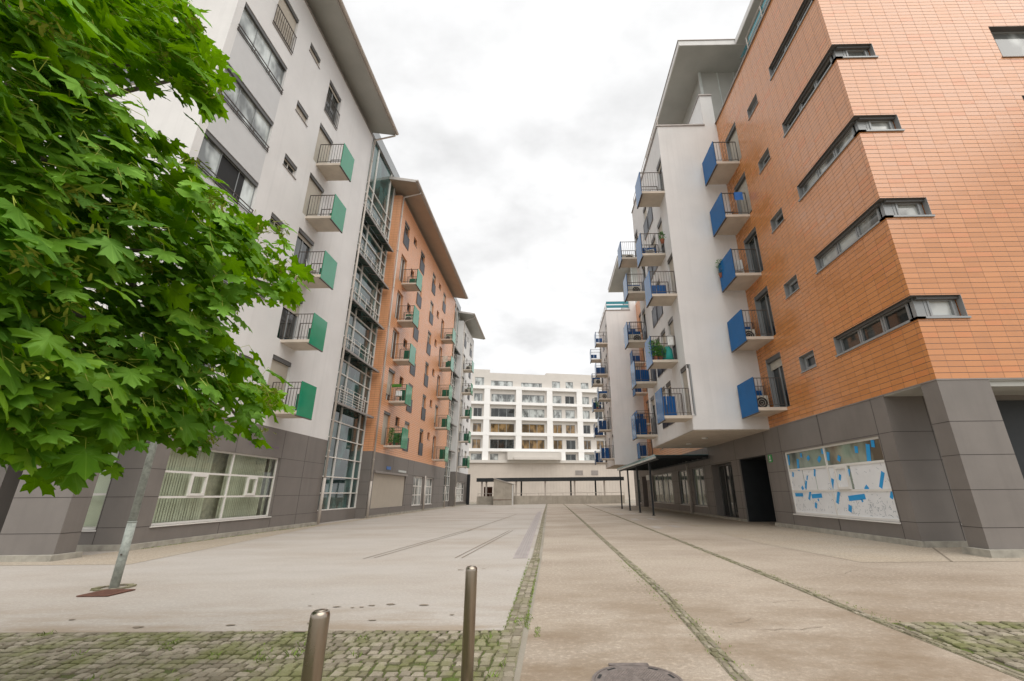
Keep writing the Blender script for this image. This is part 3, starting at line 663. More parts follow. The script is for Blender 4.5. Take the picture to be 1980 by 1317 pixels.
# ================================================================== RIGHT 2 & 4 : white projecting blocks
def whiteblock(label,y0,y1,z1,nb,fb,loc,detail):
    B=thing('projecting_block',label,'apartment block',loc)
    F=front(y0); SW=[3.93,6.52,9.2,11.78,14.55]
    h=[]
    for i,z in enumerate(SW):
        h+=[(nb[i]+.06,nb[i]+.94,z+.15,z+2.24),(fb[i]+.06,fb[i]+.96,z+.15,z+2.24)]
        if y1-y0>7: h+=[(y0+2.47,y0+3.36,z+.27,z+2.2),(y0+3.58,y0+4.44,z+.27,z+2.2)]
        else: h+=[(y0+2.4,y0+3.2,z+.27,z+2.2)]
    mb=MB(); WF.wall(mb,y0,y1,3.53,z1,h,.16); F.wall(mb,XW,XR,3.53,z1); F.wall(mb,7.9,XR,z1,z1+1.95)
    mb.build('wall','plaster',B)
    shell(B,'far_wall','plaster',XW,XR+3,y0+.01,y1,3.53,z1-.05,'lbf')
    mb=MB(); mb.box(XW+.02,XR,y0+.02,y1,3.5,3.528); mb.build('soffit','slab',B)
    mb=MB(); mb.box(7.9,8.05,y0+.02,y1,z1,z1+1.95); mb.build('terrace_wall','plaster',B)
    mb=MB(); F.box(mb,XW-.05,7.93,z1,z1+.07,-.3,.05); WF.box(mb,y0+.31,y1,z1,z1+.068,-.3,.05); F.box(mb,7.86,XR+.02,z1+1.95,z1+2.02,-.2,.05); WF.box(mb,y0+.21,y1,z1+1.95,z1+2.018,-2.5,-2.29); mb.build('coping','coping',B)
    for i,(a,b,c,d) in enumerate(h):
        if b-a>.93 or abs(b-a-.88)<.005: WF.window(B,a,b,c,d,.14,'frame','glass',.06,(.5,),sill=None,name='balcony_door',shut=R.choice((0,.15,1,.1,.6)))
        else: WF.window(B,a,b,c,d,.14,'framedark','glass',.05,rail='panel',shut=R.choice((.2,.5,.1)))
    for i,z in enumerate(SW):
        WF.balcony(B,nb[i],nb[i]+1.08,z,1.1,'blue','bluedeep',('full','full','wide','wide','low')[i])
        WF.balcony(B,fb[i],fb[i]+1.1,z,1.1,'blue','bluedeep',('full','wide','wide','wide','low')[i])
    # penthouse and roof
    shell(B,'penthouse_wall','soffit',8.62,18,y0+1.0,y1,z1,23.3,'b')
    mb=MB(); mb.box(8.5,8.62,y0+.93,y0+1.05,z1,23.28)
    for k in range(1,4): mb.box(8.62+k*.9,8.67+k*.9,y0+.96,y0+1.0,z1,23.28)
    mb.build('penthouse_post','plaque',B)
    mb=MB(); mb.box(7.0,20,y0-.63,y1+.6,23.3,23.62); r=mb.build('roof','plaster2',B)
    q=MB(); q.box(7.05,20,y0-.6,y1+.57,23.285,23.298); q.build('soffit','soffit',r)
    q=MB(); q.box(6.96,20,y0-.67,y1+.6,23.621,23.66); q.build('roof_edge','coping',r)
    rl=MB()
    for zz in (.45,.75,1.05): rl.tube([(XW+.15,y0+.4,z1+zz),(XW+.15,y1,z1+zz)],.02,6)
    for k in range(6): y=y0+.4+(y1-y0-.5)*k/5; rl.tube([(XW+.15,y,z1),(XW+.15,y,z1+1.05)],.02,6)
    rl.build('terrace_railing','pipe',B)
    return B,F
Bw,Fw=whiteblock('white block with blue balconies jutting out beside the orange tiled corner building',17.28,24.5,18.55,[17.2,18.25,17.27,18.27,17.3],[23.1,22.15,23.35,22.4,23.45],(7,21,0),1)
for (x,y) in ((6.81,19.74),(6.81,22.09)):
    mb=MB(); mb.lathe((x,y,3.44),[(.10,.0),(.13,.03),(.13,.062)],20); o=mb.build('downlight','whiteplastic',Bw,True)
    mb=MB(); mb.lathe((x,y,3.43),[(.03,0),(.09,.008)],20); mb.build('lens','lampglass',o)
B4,F4=whiteblock('farther white block on the right with a teal terrace screen on its roof edge',39.4,45.9,18.0,[39.42,40.2,39.42,40.4,39.42],[44.6,44.3,44.75,44.4,44.75],(7,43,0),0)
rl=MB()
for zz in (.35,.75): F4.box(rl,XW+.1,7.85,18.0+zz,18.0+zz+.28,-.2,-.17)
rl.build('terrace_screen','teal',B4)
# ================================================================== RIGHT 3 : recessed middle
B=thing('recessed_block','recessed orange tiled wall above the glass canopy between the two right-hand white blocks','apartment block',(13,32,0))
h=[(37.45,38.5,z+.15,z+2.16,.2) for z in SR]+[(30,31,z+.4,z+2.1,.2) for z in SR]+[(34,35,z+.4,z+2.1,.2) for z in SR]
mb=MB(); RR.wall(mb,24.5,39.4,3.54,18.6,h); mb.build('tiled_wall','tile2',B)
shell(B,'rear_wall','plaster2',XR+.02,22,24.5,46,3.54,18.55,'l')
for (a,b,c,d,_) in h: RR.window(B,a,b,c,d,.17,'frame','glass',.06,(.5,),sill=None if a>37 else 'frame',name='balcony_door' if a>37 else 'window',shut=R.choice((0,.3)))
for k,z in enumerate(SR): RR.balcony(B,37.6,38.75,z,1.03,'blue','bluedeep',('full','full','full','wide','low')[k])
gh=[(25.6,27.65,.5,2.55),(28.65,30.7,.5,2.55),(32.4,38.6,.5,2.57),(40.85,42.9,0,2.6,.8),(44.0,45.4,.3,2.5)]
mb=MB(); RR.wall(mb,24.6,47,0,3.54,gh,.14); mb.build('ground_floor_wall','clad',B)
RR.joints(B,24.6,47,.1,3.54,(.53,1.24,1.93,2.62),(25.3,28.1,31.2,39.2,40.2,43.4),gh)
for a,b,c,d,*_ in gh:
    if c>0: RR.window(B,a,b,c,d,.12,'frame','glassgreen',.05,(.5,) if b-a<3 else (.25,.5,.75),sill='framewhite',name='shop_window')
q=MB(); RR.box(q,40.85,42.9,0,2.6,-.8,-.77); q.build('dark_door','black',B)
mb=MB(); RR.box(mb,24.6,40.8,0,.11,-.05,.05); mb.build('plinth','plinth',B)
pipe(B,RR,28.15,3.4,.12,.05)
mb=MB(); mb.box(8.35,8.44,39.2,40.3,2.25,2.65); tag(mb.build('wall_sign','plaque',None,loc=(8.4,39.7,2.25)),'pale square sign plate beside the dark doorway under the canopy end','sign')
# entrance canopy
CN=thing('entrance_canopy','long flat entrance canopy with teal glass roof on four dark posts','canopy',(7,31,0))
mb=MB(); mb.box(5.62,8.44,24.25,38.25,3.11,3.13); mb.build('glass_roof','teal',CN)
mb=MB()
mb.box(5.56,5.63,24.2,38.3,2.96,3.05)
mb.build('edge_beam','plaque',CN)
mb=MB(); mb.box(5.575,5.595,24.2,38.3,3.052,3.17); mb.build('glass_fascia','teal',CN)
mb=MB()
for k in range(15): y=24.3+k*(13.9/14); mb.box(5.64,8.45,y-.03,y+.03,2.98,3.10)
mb.box(8.3,8.4,24.2,38.3,2.9,2.98); mb.box(5.72,5.82,24.25,38.25,2.9,2.979)
mb.build('rafters','dark',CN)
for y in (26.62,30.58,34.36,38.2):
    mb=MB(); mb.box(5.72,5.82,y-.05,y+.05,0,2.9); mb.box(5.66,5.88,y-.11,y+.11,0,.016); mb.build('post','dark',CN)
# ================================================================== BACK building
th=math.radians(12.2); KB=FR((0,83,0),(math.cos(th),math.sin(th),0),(math.sin(th),-math.cos(th),0))
B=thing('modern_block','pale modern block closing the street, white grid of loggias above a beige podium','apartment block',(0,86,0))
o=-17.54
wins=[]
rows=[(17.4,18.95),(14.55,16.25),(11.72,13.45),(8.92,10.6)]
for (za,zb) in rows:
    for (a,b,n) in ((3.2,4.75,2),(6.4,10.8,3),(12.2,16.5,3),(18.15,19.85,2),(20.6,22.4,2),(24.0,25.4,2),(26.5,28.0,2),(-3,.5,3)): wins.append((a+o,b+o,za,zb,n))
for (a,b) in ((3.1,5.0),(6.5,7.95),(20.45,22.4),(24,26)): wins.append((a+o,b+o,6.95,8.05,2))
top=[(3.26,4.93,20.42,22.05,1),(6.25,10.4,20.42,21.5,3),(12.0,16.05,20.42,21.3,3),(18.05,19.65,20.4,21.8,2),(20.77,22.25,20.4,21.8,1),(23.85,25.4,20.4,21.75,2)]
wins+=[(a+o,b+o,c,d,n) for a,b,c,d,n in top]
hb=[(a,b,c,d,.15) for a,b,c,d,n in wins]
mb=MB(); KB.wall(mb,-30,16,6.4,20.4,[x for x in hb if x[3]<20.3]); mb.build('loggia_wall','cream',B)
mb=MB()
KB.wall(mb,-30,6.0+o,20.4,23.6,[x for x in hb if x[2]>20.3 and x[0]<5.5+o]); KB.wall(mb,6.0+o,16.9+o,20.4,23.0,[x for x in hb if x[2]>20.3 and 5.5+o<x[0]<16.5+o]); KB.wall(mb,16.9+o,16,20.4,23.4,[x for x in hb if x[2]>20.3 and x[0]>16.9+o])
mb.build('attic_wall','cream',B)
mb=MB(); KB.box(mb,-30,6.0+o,23.3,23.6,-9,-.01); KB.box(mb,6.0+o,16.9+o,22.9,23.0,-9,-.02); KB.box(mb,16.9+o,16,23.1,23.4,-9,-.01); KB.box(mb,-30,-29.9,0,23,-9,-.1); KB.box(mb,15.9,16,0,23,-9,-.1); KB.box(mb,-30,16,0,23,-9.2,-9); mb.build('rear_wall','cream',B)
for i,(a,b,c,d,n) in enumerate(wins):
    g=('glasspale','glass','glass','glasswarm','glasswarm','glass','glasspale')[(0 if c>20 else 1+rows.index((c,d)) if (c,d) in rows else 5)]
    if c<20 and c>14 and a<0: g='glasspale' if c>17 else 'glass'
    if g=='glasswarm' and R.random()<.3: g='glass'
    elif g=='glass' and R.random()<.55: g='glasspale'
    KB.window(B,a,b,c,d,.1,'frame',g,.07,[k/n for k in range(1,n)],sill=None)
gr=MB()
for (a,b) in ((19.79,20.4),(16.9,17.4),(14.06,14.6),(11.24,11.8),(8.42,8.9)): KB.box(gr,-30,16,a,b,0.01,.52)
zz=[(17.4,19.79),(14.6,16.9),(11.8,14.06),(8.9,11.24)]
for u in (-1.2,5.05,11.0,16.9,22.8,28.5):
    for (a,b) in zz: KB.box(gr,u+o,u+1.07+o,a,b,.01,.50)
for u in (5.05,19.2,22.8): KB.box(gr,u+o,u+1.07+o,6.85,8.42,.01,.50)
gr.build('loggia_grid','white',B)
mb=MB(); KB.box(mb,-30,16,6.38,6.85,.0,1.5); mb.build('podium_ledge','cream',B)
mb=MB(); KB.box(mb,9.4+o,19.1+o,6.86,8.2,.3,2.2); KB.box(mb,10.5+o,18.2+o,6.86,7.3,2.21,2.6); mb.build('terrace_box','cream',B)
mb=MB(); KB.box(mb,-30,16,0,6.38,0.0,1.2); p=mb.build('podium','podium',B)
mb=MB(); u=-30
while u<16: KB.box(mb,u,u+.09,.4,6.3,1.2,1.225); u+=.55
mb.build('cladding_ribs','podium',p)
mb=MB(); KB.box(mb,4.3,5.7,4.3,5.1,1.226,1.26); mb.build('vent_grille','coping',p); mb=MB(); KB.box(mb,7.3,8.6,4.3,5.1,1.226,1.26); mb.build('vent_grille','coping',p)
# ================================================================== garage ramp structure
GR=thing('garage_canopy','low shelter with a long dark beam on slender posts across the street end','shelter',(0,59,0))
mb=MB(); mb.box(-9.15,9.0,56.9,61,2.74,3.08); mb.build('roof','coping',GR)
mb=MB(); mb.box(-9.2,9.05,56.85,56.9,2.66,3.1); mb.build('edge_beam','dark',GR)
for x,y,m in ((-8.55,57.2,'pipe'),(-8.0,57.2,'pipe'),(-7.1,60.5,'dark'),(-4.3,57.2,'pipe'),(-3.86,60.5,'dark'),(-.69,57.2,'pipe'),(2.62,60.5,'dark'),(2.95,57.2,'pipe'),(5.85,60.5,'dark'),(6.62,57.2,'pipe')):
    mb=MB(); mb.box(x-.1,x+.1,y-.1,y+.1,0,2.74); mb.build('post',m,GR)
mb=MB(); mb.tube([(-9,57.15,1.28),(9,57.15,1.28)],.03,6)
for k in range(13): mb.tube([(-9+1.5*k,57.15,.95),(-9+1.5*k,57.15,1.28)],.025,6)
mb.build('handrail','pipe',GR)
mb=MB(); mb.box(-8.75,-7.65,60.3,60.4,.4,2.1); mb.build('lattice_gate','rust',GR)
CW=MB()
for a,b,zt in ((-9.1,-7.0,.96),(-4.6,-1.4,.98),(-1.39,.0,.99),(.01,4.3,.97),(4.31,9.0,.95)): CW.box(a,b,56.95,57.25,0,zt)
tag(CW.build('concrete_wall','concrete',None,loc=(0,57.1,0)),'low stained concrete parapet wall below the ramp shelter','wall')
SH=thing('concrete_shed','small wedge-shaped concrete shed with a sloping roof in front of the long shelter','shed',(-5.7,55.5,0))
mb=MB(); y0,y1=54.0,56.8
mb.add([(-6.7,y0,0),(-4.55,y0,0),(-4.55,y0,2.3),(-6.7,y0,2.92),(-6.7,y1,0),(-4.55,y1,0),(-4.55,y1,2.3),(-6.7,y1,2.92)],[(0,1,2,3),(5,4,7,6),(4,0,3,7),(1,5,6,2)])
mb.build('wall','concrete',SH)
mb=MB(); mb.hexa([(-6.78,y0-.08,2.95),(-4.4,y0-.08,2.26),(-4.4,y1,2.26),(-6.78,y1,2.95),(-6.78,y0-.08,3.03),(-4.4,y0-.08,2.34),(-4.4,y1,2.34),(-6.78,y1,3.03)]); mb.build('roof','roof',SH)
mb=MB(); mb.box(-4.52,-4.4,y0-.02,y0+.1,0,2.25); mb.build('corner_post','whiteplastic',SH)
mb=MB(); mb.box(-6.7,-4.56,y0-.02,y0-.003,.55,.6)
mb.build('base_trim','rust',SH)
# ================================================================== balcony things
AC=None
def put_ac(fr,u,z,d,label,open_=True):
    w=.72;hh=.55
    P=fr.P(u,z+.17,d); t=thing('air_conditioner',label,'air conditioner',P,'air conditioners on the balconies')
    # faces the low-u side (towards the viewer end of the street)
    mb=MB(); fr.box(mb,u,u+.28,z+.2,z+.2+hh,d-w/2,d+w/2); mb.build('casing','acwhite',t)
    f=FR(fr.P(u,0,0),fr.n,-fr.u); c=f.P(d-.10,z+.2+hh/2,.006)
    ring=MB(); n=20
    for r0,r1,dd in ((.215,.245,.012),(.13,.145,.012),(.05,.06,.012)):
        vs=[];fs=[]
        for k in range(n):
            a=2*math.pi*k/n
            for r in (r0,r1): vs.append(f.P(d-.10+r*math.cos(a),z+.2+hh/2+r*math.sin(a),dd))
        for k in range(n): fs.append((2*k,2*k+1,(2*k+3)%(2*n),(2*k+2)%(2*n)))
        ring.add(vs,fs)
    ring.build('fan_grille','acwhite',t)
    disc=MB(); disc.add([f.P(d-.10+.22*math.cos(2*math.pi*k/n),z+.2+hh/2+.22*math.sin(2*math.pi*k/n),.004) for k in range(n)],[tuple(range(n))]); disc.build('fan_opening','black',t)
    ft=MB(); fr.box(ft,u+.02,u+.26,z+.152,z+.2,d-w/2+.05,d-w/2+.1); fr.box(ft,u+.02,u+.26,z+.152,z+.2,d+w/2-.1,d+w/2-.05); ft.build('feet','rail',t)
    return t
put_ac(RR,16.6,SR[0],.55,'air conditioner on the lowest blue balcony of the tiled corner building')
put_ac(RR,16.6,SR[1],.6,'air conditioner on the second-lowest blue balcony of the tiled corner building')
put_ac(L,28.85,SL2[3],.6,'air conditioner on the second-highest near balcony of the orange tiled block')
put_ac(L,40.9,SL2[4],.55,'air conditioner on the topmost far balcony of the orange tiled block')
put_ac(L,51.9,SL[4],.6,'air conditioner on the topmost green balcony of the far white block')
put_ac(L,51.9,SL[3],.55,'air conditioner on the second-highest green balcony of the far white block')
put_ac(WF,22.95,11.78,.6,'air conditioner on the second-highest far balcony of the nearer white projecting block')
put_ac(WF,24.15,14.55,.6,'air conditioner on the topmost far balcony of the nearer white projecting block')
put_ac(WF,24.05,9.2,.55,'air conditioner on the middle far balcony of the nearer white projecting block')
put_ac(WF,44.9,11.78,.55,'air conditioner on the second-highest far balcony of the second white block')
put_ac(WF,40.0,9.2,.6,'air conditioner on the middle near balcony of the second white block')
def plant(P,h,r,label,n=120,pot=True,flower=None,group='potted plants on the balconies'):
    t=thing('potted_plant',label,'potted plant',P,group)
    if pot: MB().lathe(P,[(.07,0),(.1,.16),(.115,.18),(.1,.18)],14).build('flower_pot','pot',t,True)
    mb=MB(); rr=random.Random(int(P[1]*100+P[2]*7))
    for i in range(n):
        a=rr.uniform(0,6.28); q=math.sqrt(rr.random())*r; z=.15+rr.random()*h; q*=.5+.6*math.sin(min(1,z/(h+.15))*2.6)
        c=Vector((P[0]+q*math.cos(a),P[1]+q*math.sin(a),P[2]+z)); d=Vector((rr.uniform(-1,1),rr.uniform(-1,1),rr.uniform(-.4,1))).normalized(); e=d.orthogonal().normalized()*.022; l=rr.uniform(.05,.11)
        mb.add([c-d*l*.4,c+e,c+d*l,c-e],[(0,1,2,3)])
    mb.build('foliage','herb',t)
    return t
for (u,d,h_,lab) in ((18.35,.92,.75,'bushy green plant spilling over the rail beside the teal cloth'),(18.4,.7,.5,'smaller leafy plant behind the bushy one beside the teal cloth')):
    plant(WF.P(u,6.52+.15,d),h_,.26,lab,420)
plant(WF.P(17.4,14.55-2.77+.15,.35),.4,.15,'low green plant on the second-highest near balcony of the white projecting block',150)
plant(L.P(28.3,SL2[0]+.15,.35),.95,.2,'tall yellow-green plant on the lowest near balcony of the left orange block',300)
plant(L.P(28.35,SL2[0]+.15,.75),.6,.18,'dark shrub in a red pot on the lowest near balcony of the left orange block',240)
plant(RR.P(17.0,SR[2]+.6,1.05),.7,.16,'small plant peeking over the blue panel of the corner building middle balcony',160)
plant(WF.P(44.6,9.2+.15,.7),.7,.2,'bushy plant on a far balcony of the second white block',200)
t=thing('draped_chair','chair under a teal cloth on the plant-filled balcony of the projecting white block','chair',WF.P(18.4,6.68,.35))
mb=MB()
for (z,r) in ((0,.24),): mb.lathe(WF.P(18.45,6.68,.35),[(.24,0),(.22,.25),(.19,.5),(.12,.62),(.03,.64)],12)
mb.build('cloth','tealcloth',t,True)
t=thing('planter_box','window box hung outside the rail of the second-lowest near balcony of the orange tiled block','planter',L.P(28.2,SL2[1]+1.2,.4))
mb=MB(); L.box(mb,28.0,28.12,SL2[1]+1.05,SL2[1]+1.24,.15,.75); mb.build('trough','herb',t)
def folding_chair(P,ang,label):
    t=thing('folding_chair',label,'chair',P,'chairs on the balconies')
    ca,sa=math.cos(ang),math.sin(ang)
    def T(x,y,z): return (P[0]+x*ca-y*sa,P[1]+x*sa+y*ca,P[2]+z)
    mb=MB(); mb.hexa([T(*q) for q in ((-.2,-.2,.43),(.2,-.2,.43),(.2,.2,.43),(-.2,.2,.43),(-.2,-.2,.455),(.2,-.2,.455),(.2,.2,.455),(-.2,.2,.455))]); mb.build('seat','whiteplastic',t)
    mb=MB(); mb.hexa([T(*q) for q in ((-.2,.19,.5),(.2,.19,.5),(.2,.215,.5),(-.2,.215,.5),(-.19,.27,.88),(.19,.27,.88),(.19,.295,.88),(-.19,.295,.88))]); mb.build('backrest','whiteplastic',t)
    for x in (-.18,.18):
        for y,y2 in ((-.18,-.2),(.18,.22)):
            MB().tube([T(x,y,.43),T(x,y2,0)],.014,6).build('leg','whiteplastic',t)
    return t
folding_chair(RR.P(16.6,SR[2]+.15,.45),2.6,'white plastic chair on the middle balcony of the tiled corner building')
folding_chair(WF.P(18.9,11.78+.15,.55),1.2,'white plastic chair on the second-highest near balcony of the nearer white block')
folding_chair(L.P(28.8,SL2[1]+.15,.4),.4,'white plastic chair on the second-lowest near balcony of the left orange block')
folding_chair(L.P(16.6,SL[2]+.15,.4),2.0,'white plastic chair on the middle green balcony of the near white block')
folding_chair(WF.P(44.7,9.35,.5),.4,'white plastic chair on the middle far balcony of the farther white block')
def towel(fr,u,z,d0,d1,mat,label,ln):
    t=MB(); n=9; rows=7; vs=[];fs=[]
    for i in range(rows):
        for k in range(n):
            f=k/(n-1); zz=z+1.262-ln*i/(rows-1) if i else z+1.262
            vs.append(fr.P(u-.026-.006*math.sin(f*14+i*.6)*(i/rows)-.004*i/rows,zz+.01*math.sin(f*5),d0+(d1-d0)*f))
    for i in range(rows-1):
        for k in range(n-1): fs.append((i*n+k,i*n+k+1,(i+1)*n+k+1,(i+1)*n+k))
    t.add(vs,fs); b2=MB(); m=[fr.P(u+.03,z+1.262,d0),fr.P(u+.03,z+1.262,d1),fr.P(u+.032,z+.95,d1),fr.P(u+.032,z+.95,d0)]; t.add([fr.P(u-.026,z+1.262,d0),fr.P(u-.026,z+1.262,d1)]+m[:2],[(0,1,3,2)]); t.add(m,[(0,1,2,3)])
    P=fr.P(u,z+.9,d0); o=t.build('towel',mat,None,True,loc=P); return tag(o,label,'towel')
towel(WF,18.3,6.52,.1,.35,'whiteplastic','pale towel over the rail beside the bushy green plant',.45)
towel(L,40.18,SL2[3],.3,.75,'curtain','beige towel on the second-highest far balcony of the left orange block',.6)
towel(RR,15.78,SR[3],.15,.5,'bluesign','small blue towel on the second-highest balcony of the tiled corner building',.4)
# ================================================================== street things
BOL=[(-.506,3.07,'right-hand brushed steel bollard, standing beside the end of the mossy stone strip'),(-.918,1.98,'left-hand brushed steel bollard, the one nearest the camera')]
for x,y,lab in BOL:
    t=thing('bollard',lab,'bollard',(x,y,0),'steel bollards in the cobbled edge')
    n=28
    MB().lathe((x,y,0),[(.0365,0),(.0365,.795),(.0355,.806),(.0325,.814),(.027,.819)],n).build('shaft','steel',t,True)
    MB().lathe((x,y,0),[(.027,.8192),(.015,.8225),(.004,.8235)],n).build('cap','steel',t,True)
    MB().lathe((x,y,0),[(.075,.004),(.075,.014),(.04,.018)],n).build('base_collar','steel',t)
LP=thing('lamp_post','galvanised steel lamp post half hidden behind the maple foliage','lamp post',(-6.4,7.14,0))
mb=MB(); mb.tube([(-6.4,7.14,0),(-6.4,7.14,.9)],[.058,.056],20); mb.tube([(-6.4,7.14,.9),(-6.4,7.14,4.7)],[.052,.042],20); mb.tube([(-6.4,7.14,.885),(-6.4,7.14,.905)],.0585,20); mb.build('pole','galv',LP,True)
MB().box(-6.385,-6.365,7.07,7.085,.44,.46).build('bolt','rail',LP)
MB().lathe((-6.4,7.14,4.7),[(.05,0),(.16,.05),(.2,.3),(.21,.32),(.05,.42),(.0,.43)],20).build('lamp_head','coping',LP,True)
mb=MB()
for k in range(14):
    a=2*math.pi*k/14; mb.box(-6.4+.2*math.cos(a)-.04,-6.4+.2*math.cos(a)+.04,7.14+.2*math.sin(a)-.035,7.14+.2*math.sin(a)+.035,.002,.016+.006*R.random())
mb.build('foot_stones','stone',LP)
DG=thing('drain_grate','square rusty drain grate at the foot of the lamp post','drain grate',(-6.12,6.74,0))
mb=MB(); mb.box(-6.32,-5.94,6.56,6.94,.004,.010); mb.build('pit','black',DG)
mb=MB(); mb.box(-6.34,-6.30,6.54,6.96,.005,.018); mb.box(-5.96,-5.92,6.54,6.96,.005,.018); mb.box(-6.30,-5.96,6.54,6.575,.005,.018); mb.box(-6.30,-5.96,6.925,6.96,.005,.018)
for k in range(9): mb.box(-6.30,-5.96,6.59+k*.038,6.612+k*.038,.0105,.017)
mb.build('bars','rust',DG)
# manhole
mx,my=.585,3.66
MH=thing('manhole_cover','round cast iron manhole cover with slots and a studded centre','manhole cover',(mx,my,0))
MB().lathe((mx,my,0),[(.318,.004),(.318,.014),(.297,.014),(.297,.006)],56).build('frame_ring','cast',MH)
mb=MB(); mb.box(mx-.16,mx+.14,my+.30,my+.345,.004,.0138); mb.build('hinge_plate','cast',MH)
MB().lathe((mx,my,0),[(.294,.004),(.294,.013),(.25,.0135),(.001,.0135)],56).build('lid','cast',MH)
mb=MB()
k=.021
for i in range(-12,13):
    for j in range(-12,13):
        x=(i+.5*(j%2))*k; y=j*k*.87
        if .075<math.hypot(x,y)<.225: mb.lathe((mx+x,my+y,.0135),[(.0085,0),(.0062,.0035),(.001,.0035)],6)
for r in (.06,): 
    mb.lathe((mx,my,.0135),[(.062,0),(.058,.004),(.046,.004),(.044,.0005)],28)
mb.build('stud_pattern','cast',MH)
mb=MB()
for a in (18,55,125,162,198,235,305,342):
    ar=math.radians(a); c=Vector((mx+.268*math.cos(ar),my+.268*math.sin(ar),0)); t_=Vector((-math.sin(ar),math.cos(ar),0)); n_=Vector((math.cos(ar),math.sin(ar),0))
    z=Vector((0,0,.0142)); p=[c+t_*s1*.038+n_*s2*.011 for s1,s2 in ((-1,-1),(1,-1),(1,1),(-1,1))]
    mb.add([q+z for q in p],[(0,1,2,3)])
mb.build('slots','black',MH)
# ================================================================== ground
def sheet(name,mat,poly,z,kind='structure',label=None):
    mb=MB(); mb.add([(x,y,z) for x,y in poly],[tuple(range(len(poly)))]); o=mb.build(name,mat,None); return tag(o,label,None,None,kind)
sheet('ground','ground',[(-300,-200),(300,-200),(300,400),(-300,400)],-.004)
sheet('pavement','pale',[(-30,4.9),(-.47,4.9),(-.42,9.8),(-.62,57),(-30,57)],.0)
sheet('road','tan',[(-.28,-3),(3.25,-3),(3.25,5.1),(9,5.05),(30,5.05),(30,57),(-.4,57),(-.2,9.8)],.0)
sheet('entrance_apron','pebble',[(5.68,9.0),(30,8.85),(30,14),(13,14),(13,57),(6.3,57),(5.3,12.3)],.004)
sheet('wall_verge','pebble',[(-30,9.35),(-8.3,9.45),(-9.9,20),(-10.1,57),(-10.6,57),(-10.6,11),(-30,11)],.004)
sheet('cobble_bed','bed',[(-12,.2),(-.28,.2),(-.3,4.9),(-12,4.9)],.0)
sheet('side_cobble_bed','bed',[(3.25,.2),(12,.2),(12,5.06),(3.25,5.1)],.0)
st=MB()
def stone(cx,cy,w,h,ang=0,z0=.0,hh=.02,edge=.012):
    ca,sa=math.cos(ang),math.sin(ang); j=lambda s:R.uniform(-s,s)
    base=[(-w/2,-h/2),(w/2,-h/2),(w/2,h/2),(-w/2,h/2)]; base=[(a+j(.008),b+j(.008)) for a,b in base]
    k=1-2*edge/w; k2=1-2*edge/h; t=hh+j(.004)
    def T(a,b,z): return (cx+a*ca-b*sa,cy+a*sa+b*ca,z)
    lo=[T(a,b,z0) for a,b in base]; mi=[T(a*.97,b*.97,z0+t*.6) for a,b in base]; up=[T(a*k,b*k2,z0+t+j(.002)) for a,b in base]
    fs=[(8,9,10,11)]
    for i in range(4): n=(i+1)%4; fs+=[(i,n,4+n,4+i),(4+i,4+n,8+n,8+i)]
    st.add(lo+mi+up,fs)
y=4.84; row=0
while y>.6:
    x=-.36-R.uniform(0,.06); 
    while x>-9.5:
        if x<-6 and y<2.5: break
        w=R.uniform(.082,.116); hrow=.092
        if R.random()>.015: stone(x-w/2,y+R.uniform(-.006,.006)+.012*math.sin(x*1.7+row),w-.021,hrow-.021,R.uniform(-.05,.05),0,.021)
        x-=w
    y-=.094; row+=1
y=5.0; row=0
while y>.8:
    x=3.36+R.uniform(0,.06)
    while x<9.5:
        w=R.uniform(.10,.14)
        if R.random()>.02: stone(x+w/2,y+R.uniform(-.006,.006)+.012*math.sin(x*2+row),w-.022,.088,R.uniform(-.05,.05),0,.021)
        x+=w
    y-=.108; row+=1
tag(st.build('cobblestones','stone',None),'moss-jointed cobbles',None,None,'stuff')
st=MB(); bed=MB()
def strip(pts,nrow,y1,pt=.104):
    for i in range(len(pts)-1):
        (xa,ya),(xb,yb)=pts[i],pts[i+1]; y=ya
        wv=nrow*pt/2+.006
        bed.add([(xa-wv,ya,.003),(xa+wv,ya,.003),(xb+wv,yb,.003),(xb-wv,yb,.003)],[(0,1,2,3)])
        while y<yb:
            xc=xa+(xb-xa)*(y-ya)/(yb-ya); l=R.uniform(.085,.125)
            for k in range(nrow):
                if R.random()>.03: stone(xc+(k-(nrow-1)/2)*pt+R.uniform(-.005,.005),y+l/2+R.uniform(-.012,.012),pt-.016,l-.018,R.uniform(-.08,.08),.003,.011,.009)
            y+=l
strip([(-.37,.6),(-.38,5.0),(-.33,9.8)],2,0,.088)
strip([(-.33,9.8),(-.46,30),(-.52,56.5)],2,0,.062)
strip([(1.32,.6),(1.33,3.8),(1.45,6.5),(1.50,36),(1.5,56.5)],2,0,.056)
strip([(3.3,.6),(3.3,5.1),(3.42,9.6),(3.68,26.6),(3.9,56)],2,0,.056)
tag(bed.build('strip_bed','stripbed',None),None,None,None,'structure')
tag(st.build('strip_stones','stripstone',None),'narrow stone drainage strips',None,None,'stuff')
# slot drain
t=thing('slot_drain','long slotted drainage channel beside the leftmost stone strip','drain',(-.62,20,0))
mb=MB(); mb.hexa([(-.80,9.9,.001),(-.50,9.9,.001),(-.68,34,.001),(-.98,34,.001),(-.80,9.9,.005),(-.50,9.9,.005),(-.68,34,.005),(-.98,34,.005)]); mb.build('channel','channel',t)
mb=MB()
for k in range(4):
    x=-.765+k*.062; mb.hexa([(x,9.95,.0052),(x+.025,9.95,.0052),(x+.025-.18,33.9,.0052),(x-.18,33.9,.0052),(x,9.95,.0062),(x+.025,9.95,.0062),(x+.025-.18,33.9,.0062),(x-.18,33.9,.0062)])
mb.build('slots','coping',t)
